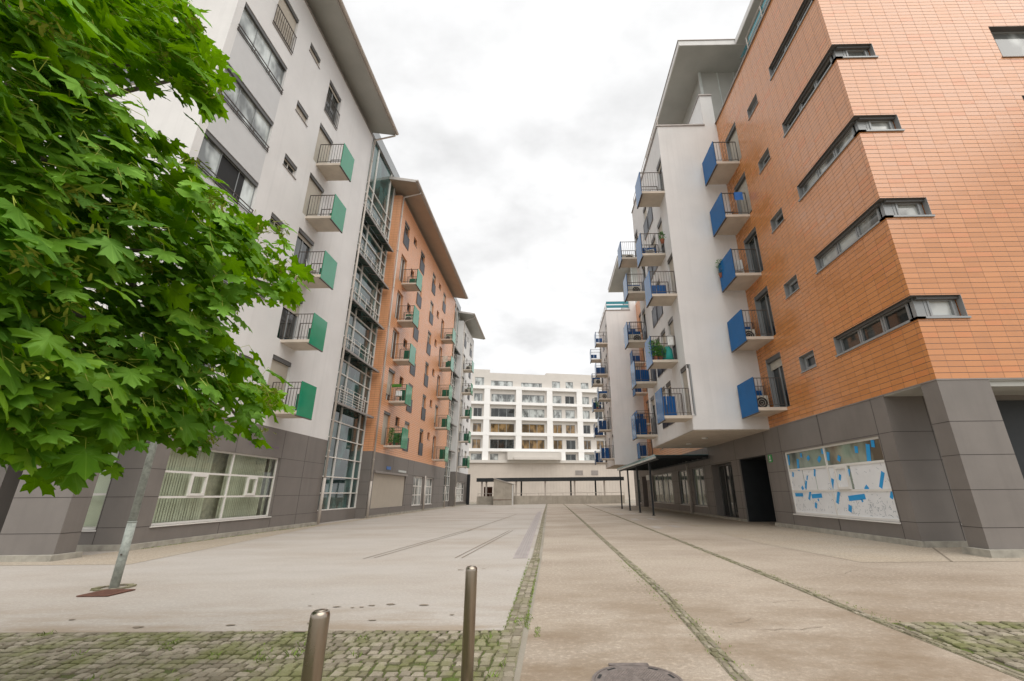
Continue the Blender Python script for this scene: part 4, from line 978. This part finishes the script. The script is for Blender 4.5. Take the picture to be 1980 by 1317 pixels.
# worn paint marks, seams and spots
mb=MB()
for (x,y,w,l) in ((3.95,17.9,.28,1.1),(4.75,18.4,.25,1.2),(4.1,23,.3,1.5),(5.0,23.5,.3,1.4),(4.2,29,.35,1.6),(5.1,29.5,.35,1.5),(4.3,36,.4,2),(5.1,36,.4,2)): mb.box(x-w/2,x+w/2,y-l/2,y+l/2,.0045,.006)
tag(mb.build('road_markings','pale',None),None,None,None,'structure')
mb=MB()
for (xa,ya,xb,yb,w) in ((-3.9,10.0,-3.1,17.5,.012),(-3.72,10.1,-2.92,17.4,.012),(-2.0,10.0,-1.5,17,.012),(-1.86,10.0,-1.38,17,.012),(-3.0,17,-2.2,30,.02),(7.3,8.98,9.0,11.6,.02),(-8,4.93,-.5,4.9,.012)):
    d=Vector((xb-xa,yb-ya,0)).normalized(); n=Vector((-d.y,d.x,0))*w
    a=Vector((xa,ya,.0065)); b=Vector((xb,yb,.0065)); mb.add([a-n,b-n,b+n,a+n],[(0,1,2,3)])
rr=random.Random(4)
def crack(x,y,a,n,w):
    global mb
    p=Vector((x,y,.0066))
    for i in range(n):
        a2=a+rr.uniform(-.6,.6); q=p+Vector((math.cos(a2),math.sin(a2),0))*rr.uniform(.05,.13); nn=Vector((-math.sin(a2),math.cos(a2),0))*w*rr.uniform(.4,1)
        mb.add([p-nn,q-nn*.8,q+nn*.8,p+nn],[(0,1,2,3)]); p=q
for c in ((2.0,4.9,.0,8,.005),(1.75,5.05,.3,5,.004),(4.1,6.3,2.5,9,.005),(2.4,6.0,.1,6,.005),(2.3,7.1,.3,10,.004),(.9,6.8,-.2,6,.004),(4.4,7.8,.5,9,.004),(2.6,12,.1,14,.006),(5.2,10.2,-.2,12,.005)): crack(*c)
tag(mb.build('pavement_seams','seam',None),None,None,None,'structure')
mb=MB()
for (x,y,r) in ((-2.55,5.9,.05),(-2.35,5.85,.03),(-2.25,5.88,.035),(-2.15,5.95,.05),(-1.95,6.0,.07),(-2.9,5.95,.03),(-1.55,5.95,.07),(-2.5,5.2,.05),(-1.9,5.3,.05),(-3.3,5.15,.05),(-4.2,5.1,.06),(-1.1,5.5,.03),(-.95,5.9,.02),(-1.6,8.5,.06),(-1.2,8.6,.04),(-.75,8.4,.03),(-3.2,6.6,.02),(-5.2,5.4,.05)):
    n=9; mb.add([(x+r*rr.uniform(.5,1.2)*math.cos(6.28*k/n),y+.55*r*rr.uniform(.5,1.2)*math.sin(6.28*k/n),.0062) for k in range(n)],[tuple(range(n))])
tag(mb.build('ground_spots','seam',None),'dark spots on the pavement',None,None,'stuff')
# grass and moss tufts
mb=MB()
def tuft(x,y,n,h,s):
    for i in range(n):
        a=rr.uniform(0,6.28); b=Vector((x+rr.gauss(0,s),y+rr.gauss(0,s),.004)); d=Vector((math.cos(a)*.5,math.sin(a)*.5,1)).normalized()*h*rr.uniform(.5,1.2); e=Vector((-math.sin(a),math.cos(a),0))*.004
        mb.add([b-e,b+e,b+d*.6+e*.7,b+d+Vector((math.cos(a),math.sin(a),0))*h*.25],[(0,1,2,3)])
for k in range(650):
    y=rr.uniform(5.0,9.8); side=rr.choice((-.095,.095)); f=.5 if y>7 else 1
    if rr.random()<f: tuft(-.36+side,y,3,.016,.010)
for k in range(36): tuft(rr.gauss(-.33,.05),rr.gauss(5.2,.09),4,.024,.02)
for k in range(40): tuft(rr.gauss(-.15,.012),rr.uniform(4.7,5.0),2,.016,.010)
for k in range(500): tuft(rr.uniform(-6,-.4),rr.uniform(3.2,4.9),3,.018,.02)
for k in range(26): tuft(rr.uniform(-5,-.4),rr.uniform(3.4,4.85),14,.05,.03)
for k in range(400): tuft(rr.choice((1.33,1.45))+rr.choice((-.06,.0,.06)),rr.uniform(3.5,9.5),2,.015,.01)
for k in range(260): tuft(3.4+rr.choice((-.06,.0,.06)),rr.uniform(4.5,12),2,.015,.012)
for k in range(260): tuft(rr.uniform(3.4,7),rr.uniform(3.4,5.0),3,.016,.02)
for k in range(240): tuft(XL+.11,rr.uniform(12,20.9),3,.03,.02)
tag(mb.build('grass_tufts','grass',None),'short grass and moss growing in the joints',None,None,'stuff')
SKY_LO,SKY_HI,SUN_E,EXPO=5.9,9.4,1.6,.47
# ================================================================== maple
SPR=[(-2.96,2.03,4.7),(-2.06,1.07,3.03),(-2.09,1.12,3.15),(-2.33,1.33,3.51),(-2.41,1.43,3.63),(-2.28,1.43,3.63),(-3.07,2.05,4.7),(-3.01,2.07,4.57),(-2.78,2.03,4.48),(-2.1,1.14,3.05),(-2.13,1.22,3.06),(-2.17,1.31,3.24),(-2.08,1.26,3.22),(-2.5,1.6,3.65),(-2.49,1.65,3.85),(-2.75,1.98,4.28),(-2.78,2.15,4.44),(-2.88,2.3,4.85),(-2.15,1.22,2.93),(-2.2,1.27,3.03),(-2.07,1.24,3.02),(-2.48,1.58,3.41),(-2.22,1.49,3.35),(-2.41,1.64,3.61),(-2.94,2.21,4.4),(-2.84,2.27,4.4),(-2.79,2.35,4.59),(-2.77,2.42,4.65),(-2.35,1.32,2.98),(-2.39,1.43,3.15),(-2.48,1.56,3.28),(-2.3,1.52,3.25),(-2.48,1.67,3.39),(-2.99,2.15,4.02),(-2.95,2.24,4.26),(-2.77,2.24,4.14),(-2.78,2.4,4.31),(-2.22,1.26,2.85),(-2.25,1.36,2.89),(-2.01,1.27,2.75),(-2.23,1.47,3.07),(-2.23,1.54,3.07),(-2.13,1.53,3.09),(-2.71,2.47,4.32),(-2.23,1.28,2.66),(-2.11,1.24,2.68),(-2.45,1.54,3.01),(-2.15,1.42,2.84),(-2.25,1.56,3.01),(-2.29,1.63,3.01),(-2.14,1.59,3.04),(-2.21,1.35,2.67),(-2.22,1.39,2.72),(-2.36,1.56,2.88),(-2.17,1.5,2.86),(-2.46,1.8,3.05),(-2.41,1.83,3.22),(-2.37,1.91,3.21),(-2.13,1.32,2.51),(-2.35,1.5,2.67),(-2.39,1.57,2.79),(-2.08,1.5,2.65),(-2.51,1.9,2.98),(-2.44,1.91,3.13),(-2.47,2.02,3.14),(-2.23,1.4,2.46),(-2.02,1.36,2.45),(-2.32,1.6,2.69),(-2.31,1.68,2.66),(-2.32,1.76,2.82),(-2.31,1.83,2.8),(-2.25,1.85,2.89),(-2.34,2.11,3.12),(-2.29,2.17,3.2),(-2.35,1.55,2.47),(-2.13,1.41,2.36),(-2.3,1.6,2.54),(-2.12,1.55,2.49),(-2.43,1.92,2.75),(-2.31,1.89,2.69),(-2.39,2.07,2.87),(-2.11,1.89,2.8),(-2.39,2.25,3.1),(-2.04,2.11,2.86),(-2.18,2.42,3.07),(-2.13,1.38,2.28),(-1.97,1.34,2.22),(-2.47,1.81,2.56),(-2.28,1.74,2.47),(-2.37,1.9,2.67),(-2.4,1.98,2.64),(-2.12,1.81,2.58),(-2.25,2.04,2.77),(-2.16,2.19,2.83),(-2.28,2.38,2.98),(-2.05,2.33,2.96),(-2.1,2.6,3.01),(-1.87,2.46,2.91),(-2.32,1.51,2.18),(-2.01,1.33,2.15),(-2.44,1.74,2.38),(-2.03,1.45,2.21),(-2.17,1.65,2.36),(-2.11,1.69,2.36),(-2.17,1.82,2.36),(-2.31,2.06,2.59),(-2.14,1.97,2.54),(-2.28,2.32,2.66),(-2.03,2.22,2.71),(-2.16,2.49,2.84),(-2.15,2.63,2.91),(-2.01,1.39,2.07),(-1.99,1.39,2.08),(-2.14,1.59,2.16),(-2.07,1.59,2.15),(-2.25,1.81,2.32),(-2.23,1.89,2.34),(-2.45,2.27,2.54),(-2.3,2.25,2.5),(-2.3,2.37,2.55),(-2.24,2.54,2.66),(-2.13,2.46,2.6),(-2.01,2.44,2.71),(-1.96,2.63,2.71),(-1.96,2.81,2.79),(-2.25,1.61,2.03),(-2.14,1.54,2.05),(-2.29,1.72,2.18),(-2.12,1.72,2.1),(-2.39,2.0,2.31),(-2.43,2.15,2.28),(-2.47,2.24,2.41),(-2.26,2.22,2.38),(-2.25,2.41,2.4),(-2.06,2.37,2.43),(-2.0,2.43,2.49),(-2.07,2.72,2.7),(-1.86,2.73,2.66),(-2.21,1.52,1.96),(-2.42,1.72,1.97),(-2.19,1.65,1.98),(-2.25,1.72,1.99),(-2.1,1.66,2.02),(-2.18,1.9,2.05),(-2.38,2.16,2.24),(-2.41,2.33,2.27),(-2.29,2.26,2.32),(-2.21,2.35,2.33),(-2.15,2.39,2.38),(-2.22,2.67,2.43),(-2.1,1.53,1.84),(-2.13,1.57,1.9),(-2.37,1.88,1.95),(-2.19,1.81,1.9),(-2.42,2.1,2.11),(-2.47,2.3,2.07),(-2.39,2.34,2.1),(-2.29,2.34,2.18),(-2.4,2.65,2.3),(-2.05,2.36,2.16),(-2.21,2.69,2.32),(-2.13,1.55,1.78),(-2.07,1.61,1.74),(-2.14,1.74,1.79),(-2.43,2.01,1.9),(-2.28,2.06,1.89),(-2.48,2.3,1.99),(-2.35,2.27,2.01),(-2.11,2.24,2.01),(-2.31,2.48,2.04),(-2.26,2.58,2.13),(-2.22,2.82,2.12),(-2.22,2.89,2.18),(-2.29,1.67,1.67),(-2.09,1.53,1.69),(-2.26,1.73,1.75),(-2.37,1.91,1.74),(-2.4,2.09,1.78),(-2.37,2.19,1.78),(-2.16,2.08,1.85),(-2.26,2.19,1.87),(-2.38,2.51,1.89),(-2.29,2.49,1.93),(-2.25,2.65,2.01),(-2.16,2.75,1.95),(-1.94,2.78,1.91),(-2.38,1.82,1.62),(-2.15,1.71,1.64),(-2.07,1.75,1.62),(-2.37,2.05,1.72),(-2.13,1.9,1.68),(-2.34,2.26,1.67),(-2.15,2.19,1.66),(-2.11,2.26,1.69),(-2.08,2.41,1.78),(-2.19,2.61,1.8),(-2.07,2.68,1.87),(-2.05,2.96,1.88),(-2.17,3.15,1.94),(-2.34,1.76,1.54),(-2.27,1.79,1.53),(-2.34,1.84,1.59),(-2.42,2.05,1.54),(-2.53,2.28,1.63),(-2.17,2.06,1.54),(-2.51,2.49,1.66),(-2.27,2.4,1.67),(-2.22,2.39,1.63),(-2.14,2.49,1.69),(-2.18,2.66,1.73),(-2.1,1.81,1.49),(-2.24,2.03,1.48),(-2.52,2.38,1.5),(-2.29,2.12,1.42),(-2.69,1.46,3.77),(-2.92,1.56,3.74),(-3.01,1.66,4.0),(-2.7,1.57,3.86),(-3.05,1.81,4.25),(-2.93,1.84,4.23),(-3.52,2.38,5.24),(-3.43,2.37,5.23),(-3.1,2.37,5.08),(-2.87,1.58,3.61),(-2.73,1.51,3.57),(-2.78,1.61,3.69),(-3.08,1.87,4.1),(-2.69,1.79,3.98),(-3.44,2.36,4.94),(-3.42,2.44,4.83),(-3.32,2.51,5.12),(-2.79,1.55,3.45),(-2.86,1.66,3.65),(-2.72,1.66,3.59),(-2.99,1.87,3.87),(-2.72,1.79,3.7),(-2.83,1.93,4.06),(-3.24,2.43,4.59),(-3.31,2.59,5.01),(-3.07,2.51,4.82),(-2.73,1.56,3.23),(-2.99,1.79,3.56),(-2.79,1.71,3.42),(-2.85,1.88,3.7),(-2.8,1.94,3.77),(-3.52,2.55,4.59),(-3.24,2.49,4.43),(-3.4,2.69,4.91),(-3.03,2.64,4.61),(-2.98,2.71,4.78),(-3.13,3.01,5.03),(-3.14,1.76,3.39),(-2.81,1.63,3.25),(-2.93,1.78,3.45),(-2.97,1.9,3.58),(-3.04,1.96,3.69),(-2.67,1.81,3.53),(-3.42,2.52,4.4),(-3.14,2.98,4.82),(-3.03,1.78,3.3),(-3.1,1.89,3.44),(-2.76,1.83,3.28),(-2.85,1.92,3.42),(-3.0,2.08,3.6),(-2.92,2.23,3.67),(-2.82,1.68,3.06),(-2.83,1.74,3.11),(-2.91,1.87,3.27),(-2.81,2.01,3.27),(-2.72,2.01,3.4),(-2.91,2.15,3.56),(-2.92,2.39,3.72),(-2.81,2.42,3.65),(-2.77,1.75,2.89),(-2.89,1.87,3.09),(-3.09,2.05,3.18),(-2.9,2.04,3.27),(-2.73,2.02,3.18),(-2.69,2.08,3.23),(-2.73,2.26,3.44),(-2.95,2.51,3.66),(-2.85,1.74,2.83),(-3.1,1.93,2.98),(-2.89,1.9,2.93),(-2.87,2.02,3.0),(-2.85,2.08,3.04),(-2.86,2.14,3.18),(-2.79,2.26,3.25),(-2.69,2.29,3.21),(-2.61,2.33,3.22),(-2.88,2.68,3.51),(-2.85,1.79,2.63),(-2.98,1.91,2.8),(-2.81,1.88,2.69),(-3.1,2.23,2.95),(-3.12,2.31,3.01),(-2.99,2.28,3.01),(-2.73,2.21,3.03),(-2.79,2.41,3.07),(-2.76,2.49,3.19),(-2.63,2.56,3.27),(-2.73,2.74,3.34),(-2.6,2.82,3.46),(-2.71,1.77,2.52),(-3.02,2.07,2.67),(-2.68,1.9,2.62),(-3.12,2.29,2.95),(-2.7,2.1,2.8),(-2.97,2.44,2.91),(-2.91,2.63,3.06),(-2.7,2.46,3.06),(-2.82,2.69,3.23),(-2.58,2.68,3.25),(-2.59,3.01,3.31),(-2.45,3.04,3.31),(-2.93,1.97,2.47),(-2.94,2.1,2.57),(-2.81,2.04,2.59),(-3.03,2.35,2.71),(-2.68,2.12,2.67),(-2.66,2.25,2.74),(-2.72,2.39,2.83),(-2.69,2.58,2.89),(-2.84,2.88,3.15),(-2.74,2.87,3.07),(-2.65,3.09,3.22),(-2.33,2.92,3.07),(-2.4,3.12,3.24),(-2.25,3.16,3.2),(-3.03,2.01,2.44),(-2.81,1.94,2.35),(-2.94,2.08,2.46),(-2.88,2.15,2.54),(-2.72,2.12,2.52),(-2.88,2.39,2.7),(-2.77,2.35,2.68),(-3.0,2.68,2.81),(-2.87,2.7,2.82),(-2.62,2.68,2.87),(-2.64,2.87,2.81),(-2.58,2.96,2.94),(-2.56,3.15,3.01),(-2.43,3.3,3.11),(-3.12,2.1,2.35),(-3.0,2.08,2.3),(-3.0,2.21,2.32),(-2.78,2.14,2.32),(-2.71,2.18,2.34),(-2.88,2.43,2.53),(-2.97,2.63,2.55),(-2.81,2.63,2.51),(-2.71,2.7,2.53),(-2.57,2.74,2.55),(-2.64,3.0,2.73),(-2.43,2.98,2.68),(-2.52,3.23,2.85),(-2.39,3.45,2.91),(-2.39,3.47,3.0),(-2.99,2.13,2.19),(-3.12,2.36,2.28),(-2.98,2.31,2.28),(-3.11,2.51,2.44),(-2.7,2.28,2.27),(-2.79,2.48,2.29),(-2.74,2.58,2.35),(-2.92,2.95,2.55),(-2.64,2.8,2.52),(-2.54,2.82,2.58),(-2.68,3.16,2.68),(-2.86,2.08,2.11),(-3.08,2.36,2.15),(-2.69,2.12,2.01),(-2.68,2.26,2.13),(-2.99,2.59,2.17),(-2.67,2.48,2.15),(-3.0,2.86,2.35),(-2.93,3.04,2.48),(-2.58,2.79,2.35),(-2.64,3.03,2.4),(-2.58,3.16,2.37),(-2.7,1.97,1.94),(-2.65,2.0,1.92),(-2.79,2.25,2.01),(-2.78,2.32,2.01),(-2.71,2.43,2.04),(-2.92,2.67,2.06),(-2.67,2.6,2.06),(-2.82,3.02,2.15),(-2.87,3.08,2.26),(-2.56,3.01,2.27),(-2.51,3.06,2.23),(-2.59,3.51,2.29),(-3.12,2.34,1.83),(-2.7,2.16,1.81),(-3.1,2.52,1.91),(-2.84,2.43,1.97),(-2.78,2.47,1.96),(-2.78,2.62,1.97),(-2.88,2.88,1.95),(-2.61,2.81,1.93),(-2.6,2.96,2.1),(-2.67,3.26,2.07),(-2.55,3.27,2.07),(-2.39,3.2,2.14),(-2.54,3.66,2.12),(-2.66,2.08,1.65),(-2.97,2.35,1.79),(-2.82,2.32,1.77),(-2.91,2.54,1.79),(-3.08,2.85,1.86),(-3.05,2.94,1.83),(-2.94,3.01,1.87),(-2.75,2.97,1.93),(-2.82,3.12,1.99),(-2.52,3.01,1.92),(-2.57,3.24,1.9),(-2.6,3.62,1.97),(-2.47,3.77,2.09),(-3.11,2.36,1.62),(-2.86,2.2,1.57),(-2.82,2.3,1.59),(-3.14,2.62,1.7),(-2.94,2.62,1.68),(-2.72,2.54,1.69),(-2.93,2.81,1.69),(-2.95,3.13,1.73),(-2.74,3.07,1.74),(-2.82,3.26,1.79),(-2.8,3.45,1.86),(-2.36,3.38,1.76),(-2.99,2.37,1.55),(-2.66,2.2,1.52),(-3.01,2.76,1.59),(-2.82,2.66,1.53),(-2.56,3.17,1.66),(-2.98,2.78,1.44),(-3.82,1.92,4.53),(-3.5,1.98,4.67),(-4.14,2.8,5.93),(-3.88,2.0,4.56),(-3.39,1.79,4.17),(-3.46,2.0,4.3),(-3.55,2.25,4.68),(-3.3,2.11,4.63),(-3.82,2.62,5.48),(-3.66,2.83,5.72),(-3.88,2.08,4.35),(-3.53,1.99,4.03),(-3.65,2.15,4.44),(-3.59,2.27,4.42),(-3.33,2.21,4.59),(-3.96,2.85,5.41),(-3.99,3.01,5.6),(-3.8,2.22,4.03),(-3.31,2.12,3.89),(-3.66,2.31,4.32),(-3.26,2.27,4.28),(-3.81,2.78,5.01),(-3.62,2.96,5.22),(-3.69,3.25,5.62),(-3.4,2.01,3.73),(-3.41,2.18,3.74),(-3.49,2.3,3.99),(-3.48,2.53,4.08),(-3.64,2.24,3.53),(-3.6,2.3,3.75),(-3.48,2.41,3.84),(-3.6,2.66,4.01),(-3.39,2.68,4.04),(-3.4,2.17,3.32),(-3.4,2.35,3.32),(-3.71,2.67,3.78),(-3.5,2.72,3.67),(-3.47,2.77,3.85),(-3.47,2.96,4.14),(-3.74,2.41,3.14),(-3.35,2.35,3.28),(-3.48,2.58,3.4),(-3.58,2.78,3.47),(-3.33,2.86,3.62),(-3.2,2.89,3.64),(-3.23,3.24,3.75),(-3.13,3.3,3.9),(-3.75,2.56,3.08),(-3.5,2.46,2.96),(-3.56,2.65,3.09),(-3.46,2.77,3.14),(-3.28,2.92,3.21),(-3.17,2.99,3.39),(-3.19,3.3,3.47),(-3.05,3.35,3.59),(-2.8,3.42,3.63),(-3.89,2.64,2.82),(-3.73,2.68,3.0),(-3.4,2.68,2.99),(-3.33,2.73,3.05),(-3.23,2.83,3.12),(-3.39,3.28,3.35),(-2.99,3.28,3.23),(-3.05,3.57,3.51),(-2.89,3.65,3.44),(-3.56,2.4,2.64),(-3.79,2.63,2.68),(-3.32,2.41,2.63),(-3.5,2.77,2.67),(-3.38,2.91,2.8),(-3.55,3.19,3.08),(-3.13,3.12,3.01),(-3.18,3.49,3.09),(-3.04,3.63,3.28),(-2.94,3.66,3.3),(-2.53,3.78,3.3),(-3.84,2.75,2.38),(-3.4,2.67,2.5),(-3.71,2.99,2.67),(-3.45,3.05,2.52),(-3.23,3.06,2.49),(-3.33,3.33,2.63),(-3.19,3.64,2.71),(-2.98,3.65,2.78),(-2.65,3.9,3.12),(-3.56,2.66,2.2),(-3.67,2.98,2.24),(-3.37,2.88,2.24),(-3.33,2.96,2.38),(-3.45,3.4,2.55),(-3.06,3.26,2.45),(-3.26,3.58,2.5),(-2.91,3.55,2.49),(-3.75,2.81,1.96),(-3.73,3.03,2.07),(-3.47,2.99,2.12),(-3.29,3.14,2.03),(-3.29,3.32,2.15),(-3.34,3.58,2.32),(-2.99,3.48,2.2),(-3.01,3.99,2.23),(-2.76,3.78,2.24),(-3.54,2.69,1.88),(-3.8,3.02,1.99),(-3.51,3.02,1.79),(-3.49,3.18,1.93),(-3.22,3.14,1.89),(-3.43,3.68,1.95),(-3.35,3.83,2.06),(-2.95,3.71,2.11),(-2.8,4.14,2.14),(-3.57,3.03,1.6),(-3.44,3.03,1.63),(-3.48,3.26,1.72),(-3.61,3.58,1.77),(-3.26,3.62,1.77),(-3.09,3.8,1.76),(-3.05,4.03,1.85),(-2.11,2.06,3.64),(-2.34,2.28,3.9),(-2.19,1.99,3.83),(-2.43,2.21,4.11),(-2.24,2.05,3.65),(-2.48,2.27,3.91),(-2.33,1.92,4.03),(-2.59,2.13,4.33),(-2.28,1.96,3.9),(-2.53,2.18,4.19),(-2.35,2.02,3.74),(-2.61,2.24,4.01),(-2.45,1.99,3.83),(-2.72,2.2,4.11),(-2.38,1.88,4.13),(-2.64,2.09,4.45),(-2.45,1.92,4.01),(-2.71,2.13,4.31)]
TR=thing('maple_tree','large maple tree with big bright green lobed leaves leaning in from the left edge','tree',(-4.3,2.3,0))
half=[(.03,.0),(.17,-.10),(.40,-.06),(.31,.10),(.33,.19),(.50,.20),(.70,.34),(.55,.42),(.53,.56),(.37,.50),(.21,.49),(.24,.66),(.31,.82),(.16,.80),(.09,.92)]
outl=[(0,.03)]+half+[(0,1.06)]+[(-a,b) for a,b in half[::-1]]
lv=[];lf=[];luv=[]
def leaf(c,tip,nrm,size,rr):
    y=tip.normalized(); n=(nrm-y*nrm.dot(y)).normalized(); x=y.cross(n)
    o=len(lv); cup=rr.uniform(.05,.32); curl=rr.uniform(.05,.3); sk=rr.uniform(.9,1.1)
    pts=[(0,.32)]+outl
    for (a,b) in pts:
        zz=-cup*abs(a)-curl*max(0,b-.2)**2+.04*math.sin(a*14+b*9)
        p=c+(x*(a*sk)+y*(b-.1)+n*zz)*size; lv.append((p.x,p.y,p.z)); luv.append((a+.5,b))
    m=len(outl)
    for k in range(m): lf.append((o,o+1+(k+1)%m,o+1+k))
rr=random.Random(3)
T0=Vector((-4.3,2.3,2.6)); pet=MB(); seeds=MB()
def spray(S,n,rad,sz):
    out=(S-T0); out.z*=.35; out=out.normalized() if out.length>.01 else Vector((0,0,1))
    for i in range(n):
        d=Vector((rr.gauss(0,1),rr.gauss(0,1),rr.gauss(0,.55)))*rad*.55
        c=S+d
        o2=(out+Vector((rr.gauss(0,.55),rr.gauss(0,.55),0))).normalized()
        nrm=(Vector((0,0,1))*rr.uniform(.35,1.0)+o2*rr.uniform(.2,.9)+Vector((rr.gauss(0,.25),rr.gauss(0,.25),rr.gauss(0,.15))))
        tip=o2*.8+Vector((0,0,-rr.uniform(.25,1.0)))
        leaf(c,tip,nrm,sz*rr.choice((.5,.7,.85,1.,1.1,1.25))*rr.uniform(.9,1.1),rr)
        if rr.random()<.5:
            y=tip.normalized(); pet.tube([c-y*.0,c-y*sz*.35+Vector((0,0,.02)),S+d*.3+Vector((0,0,.05))],.0016,3,False)
    if rr.random()<.16:
        for k in range(24):
            c=S+out*rad*.75+Vector((rr.gauss(0,.03),rr.gauss(0,.03),rr.gauss(0,.02))); d=Vector((rr.gauss(0,1),rr.gauss(0,1),-.5)).normalized(); e=d.cross(Vector((0,0,1))).normalized()*.006
            seeds.add([c-e*.5,c+e*.5,c+d*.032+e*1.4,c+d*.046,c+d*.032-e*.8],[(0,1,2,3,4)])
for s in SPR: spray(Vector(s),7,.15,.138)
# rest of the crown, out of the picture to the left, above and behind
k=0
while k<260:
    p=Vector((rr.gauss(0,1),rr.gauss(0,1),rr.gauss(0,1))); p=p.normalized()*rr.uniform(.55,1)**.5
    S_=Vector((-4.3+p.x*2.6,2.3+p.y*2.7,4.3+p.z*2.8))
    a=Vector((S_.x,S_.y,S_.z-1.25))
    # keep only what lies outside the part of the crown listed above (left of / above the street view)
    if S_.z<1.7: continue
    if S_.x>-1.35*S_.y-.15 and S_.y>.4 and not (a.z>1.25*S_.y+.9): continue
    if S_.y<=.4 and S_.x>-2.2: continue
    if S_.y>.3 and S_.x>-1.36*S_.y-.2: continue
    spray(S_,9,.22,.12); k+=1
me=bpy.data.meshes.new('foliage'); me.from_pydata([(a+4.3,b-2.3,c) for a,b,c in lv],[],lf); me.update()
uvl=me.uv_layers.new(name='UVMap'); li=np.empty(len(me.loops),dtype=np.int32); me.loops.foreach_get('vertex_index',li)
uvl.data.foreach_set('uv',np.array(luv,dtype=np.float32)[li].ravel()); me.polygons.foreach_set('use_smooth',[True]*len(me.polygons)); me.materials.append(M['leaf'])
fo=bpy.data.objects.new('foliage',me); COL.objects.link(fo); fo.parent=TR
pet.build('leaf_stalks','seed',TR); o=seeds.build('seed_clusters','seed',TR); o['kind']='stuff'
tk=MB(); tk.tube([(-4.3,2.3,-.05),(-4.32,2.32,.6),(-4.28,2.28,1.6),(-4.3,2.3,2.6),(-4.25,2.35,4.2),(-4.2,2.3,6.0)],[.17,.13,.115,.10,.07,.03],14); tk.build('trunk','bark',TR,True)
for i in range(16):
    S_=Vector(SPR[int(i*len(SPR)/16)]); z0=2.2+rr.uniform(0,1.6); b=Vector((-4.3,2.3,z0)); m_=(b+S_)/2+Vector((0,0,.25))
    MB().tube([b,b.lerp(m_,.6),m_,S_],[.045,.035,.024,.008],8).build('limb','bark',TR,True)
# ================================================================== light, sky, camera
W=bpy.data.worlds.new('World'); S.world=W; W.use_nodes=True; t=NT(W.node_tree); t.n.clear()
EL,AZ=math.radians(58),math.radians(150)     # sun high behind the camera, to the right, veiled by cloud
sk=t.node('ShaderNodeTexSky',sky_type='NISHITA'); sk.sun_disc=False; sk.sun_elevation=EL; sk.sun_rotation=AZ; sk.air_density=1.; sk.dust_density=3.
tc=t.node('ShaderNodeTexCoord'); d=tc.outputs['Generated']; dx,dy,dz=t.sep(d)
den=t.m('ADD',t.m('MAXIMUM',dz,0),.35); v=t.comb(t.m('DIVIDE',dx,den),t.m('DIVIDE',dy,den),0)
n1=t.noise(t.scl(v,(1,1.5,1)),2.1,6,.52); n2=t.noise(v,6.0,5,.55)
cl=t.ramp(t.m('ADD',t.m('MULTIPLY',n1,.75),t.m('MULTIPLY',n2,.25)),.37,.66,SKY_LO,SKY_HI)
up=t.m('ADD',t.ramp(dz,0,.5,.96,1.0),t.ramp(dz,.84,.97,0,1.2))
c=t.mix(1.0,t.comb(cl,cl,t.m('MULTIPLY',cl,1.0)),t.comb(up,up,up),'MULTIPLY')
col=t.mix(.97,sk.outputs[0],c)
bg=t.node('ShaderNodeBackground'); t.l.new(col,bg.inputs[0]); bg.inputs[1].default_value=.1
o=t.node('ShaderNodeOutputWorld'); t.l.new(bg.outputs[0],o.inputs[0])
sd=bpy.data.lights.new('sun','SUN'); sd.energy=SUN_E; sd.angle=math.radians(65); sd.color=(1,.95,.88)
so=bpy.data.objects.new('sun',sd); COL.objects.link(so)
dirv=Vector((math.sin(AZ)*math.cos(EL),math.cos(AZ)*math.cos(EL),math.sin(EL))); so.rotation_euler=dirv.to_track_quat('Z','Y').to_euler()
cd=bpy.data.cameras.new('camera'); cam=bpy.data.objects.new('camera',cd); COL.objects.link(cam); S.camera=cam
p,y,r=map(math.radians,(19.226,.639,-.545))
f=Vector((-math.sin(y)*math.cos(p),math.cos(y)*math.cos(p),math.sin(p))); x=Vector((math.cos(y),math.sin(y),0)); u=x.cross(f)
x2=x*math.cos(r)+u*math.sin(r); u2=-x*math.sin(r)+u*math.cos(r)
cam.matrix_world=Matrix(((x2.x,u2.x,-f.x,0),(x2.y,u2.y,-f.y,0),(x2.z,u2.z,-f.z,1.25),(0,0,0,1)))
cd.sensor_width=36; cd.lens=847.03/1980*36; cd.shift_x=-62.41/1980; cd.clip_start=.05; cd.clip_end=1500
S.view_settings.view_transform='Standard'; S.view_settings.look='None'; S.view_settings.gamma=1; S.view_settings.exposure=EXPO
S.cycles.max_bounces=8; S.cycles.diffuse_bounces=4; S.cycles.transparent_max_bounces=8
try: S.cycles.use_denoising=True
except Exception: pass
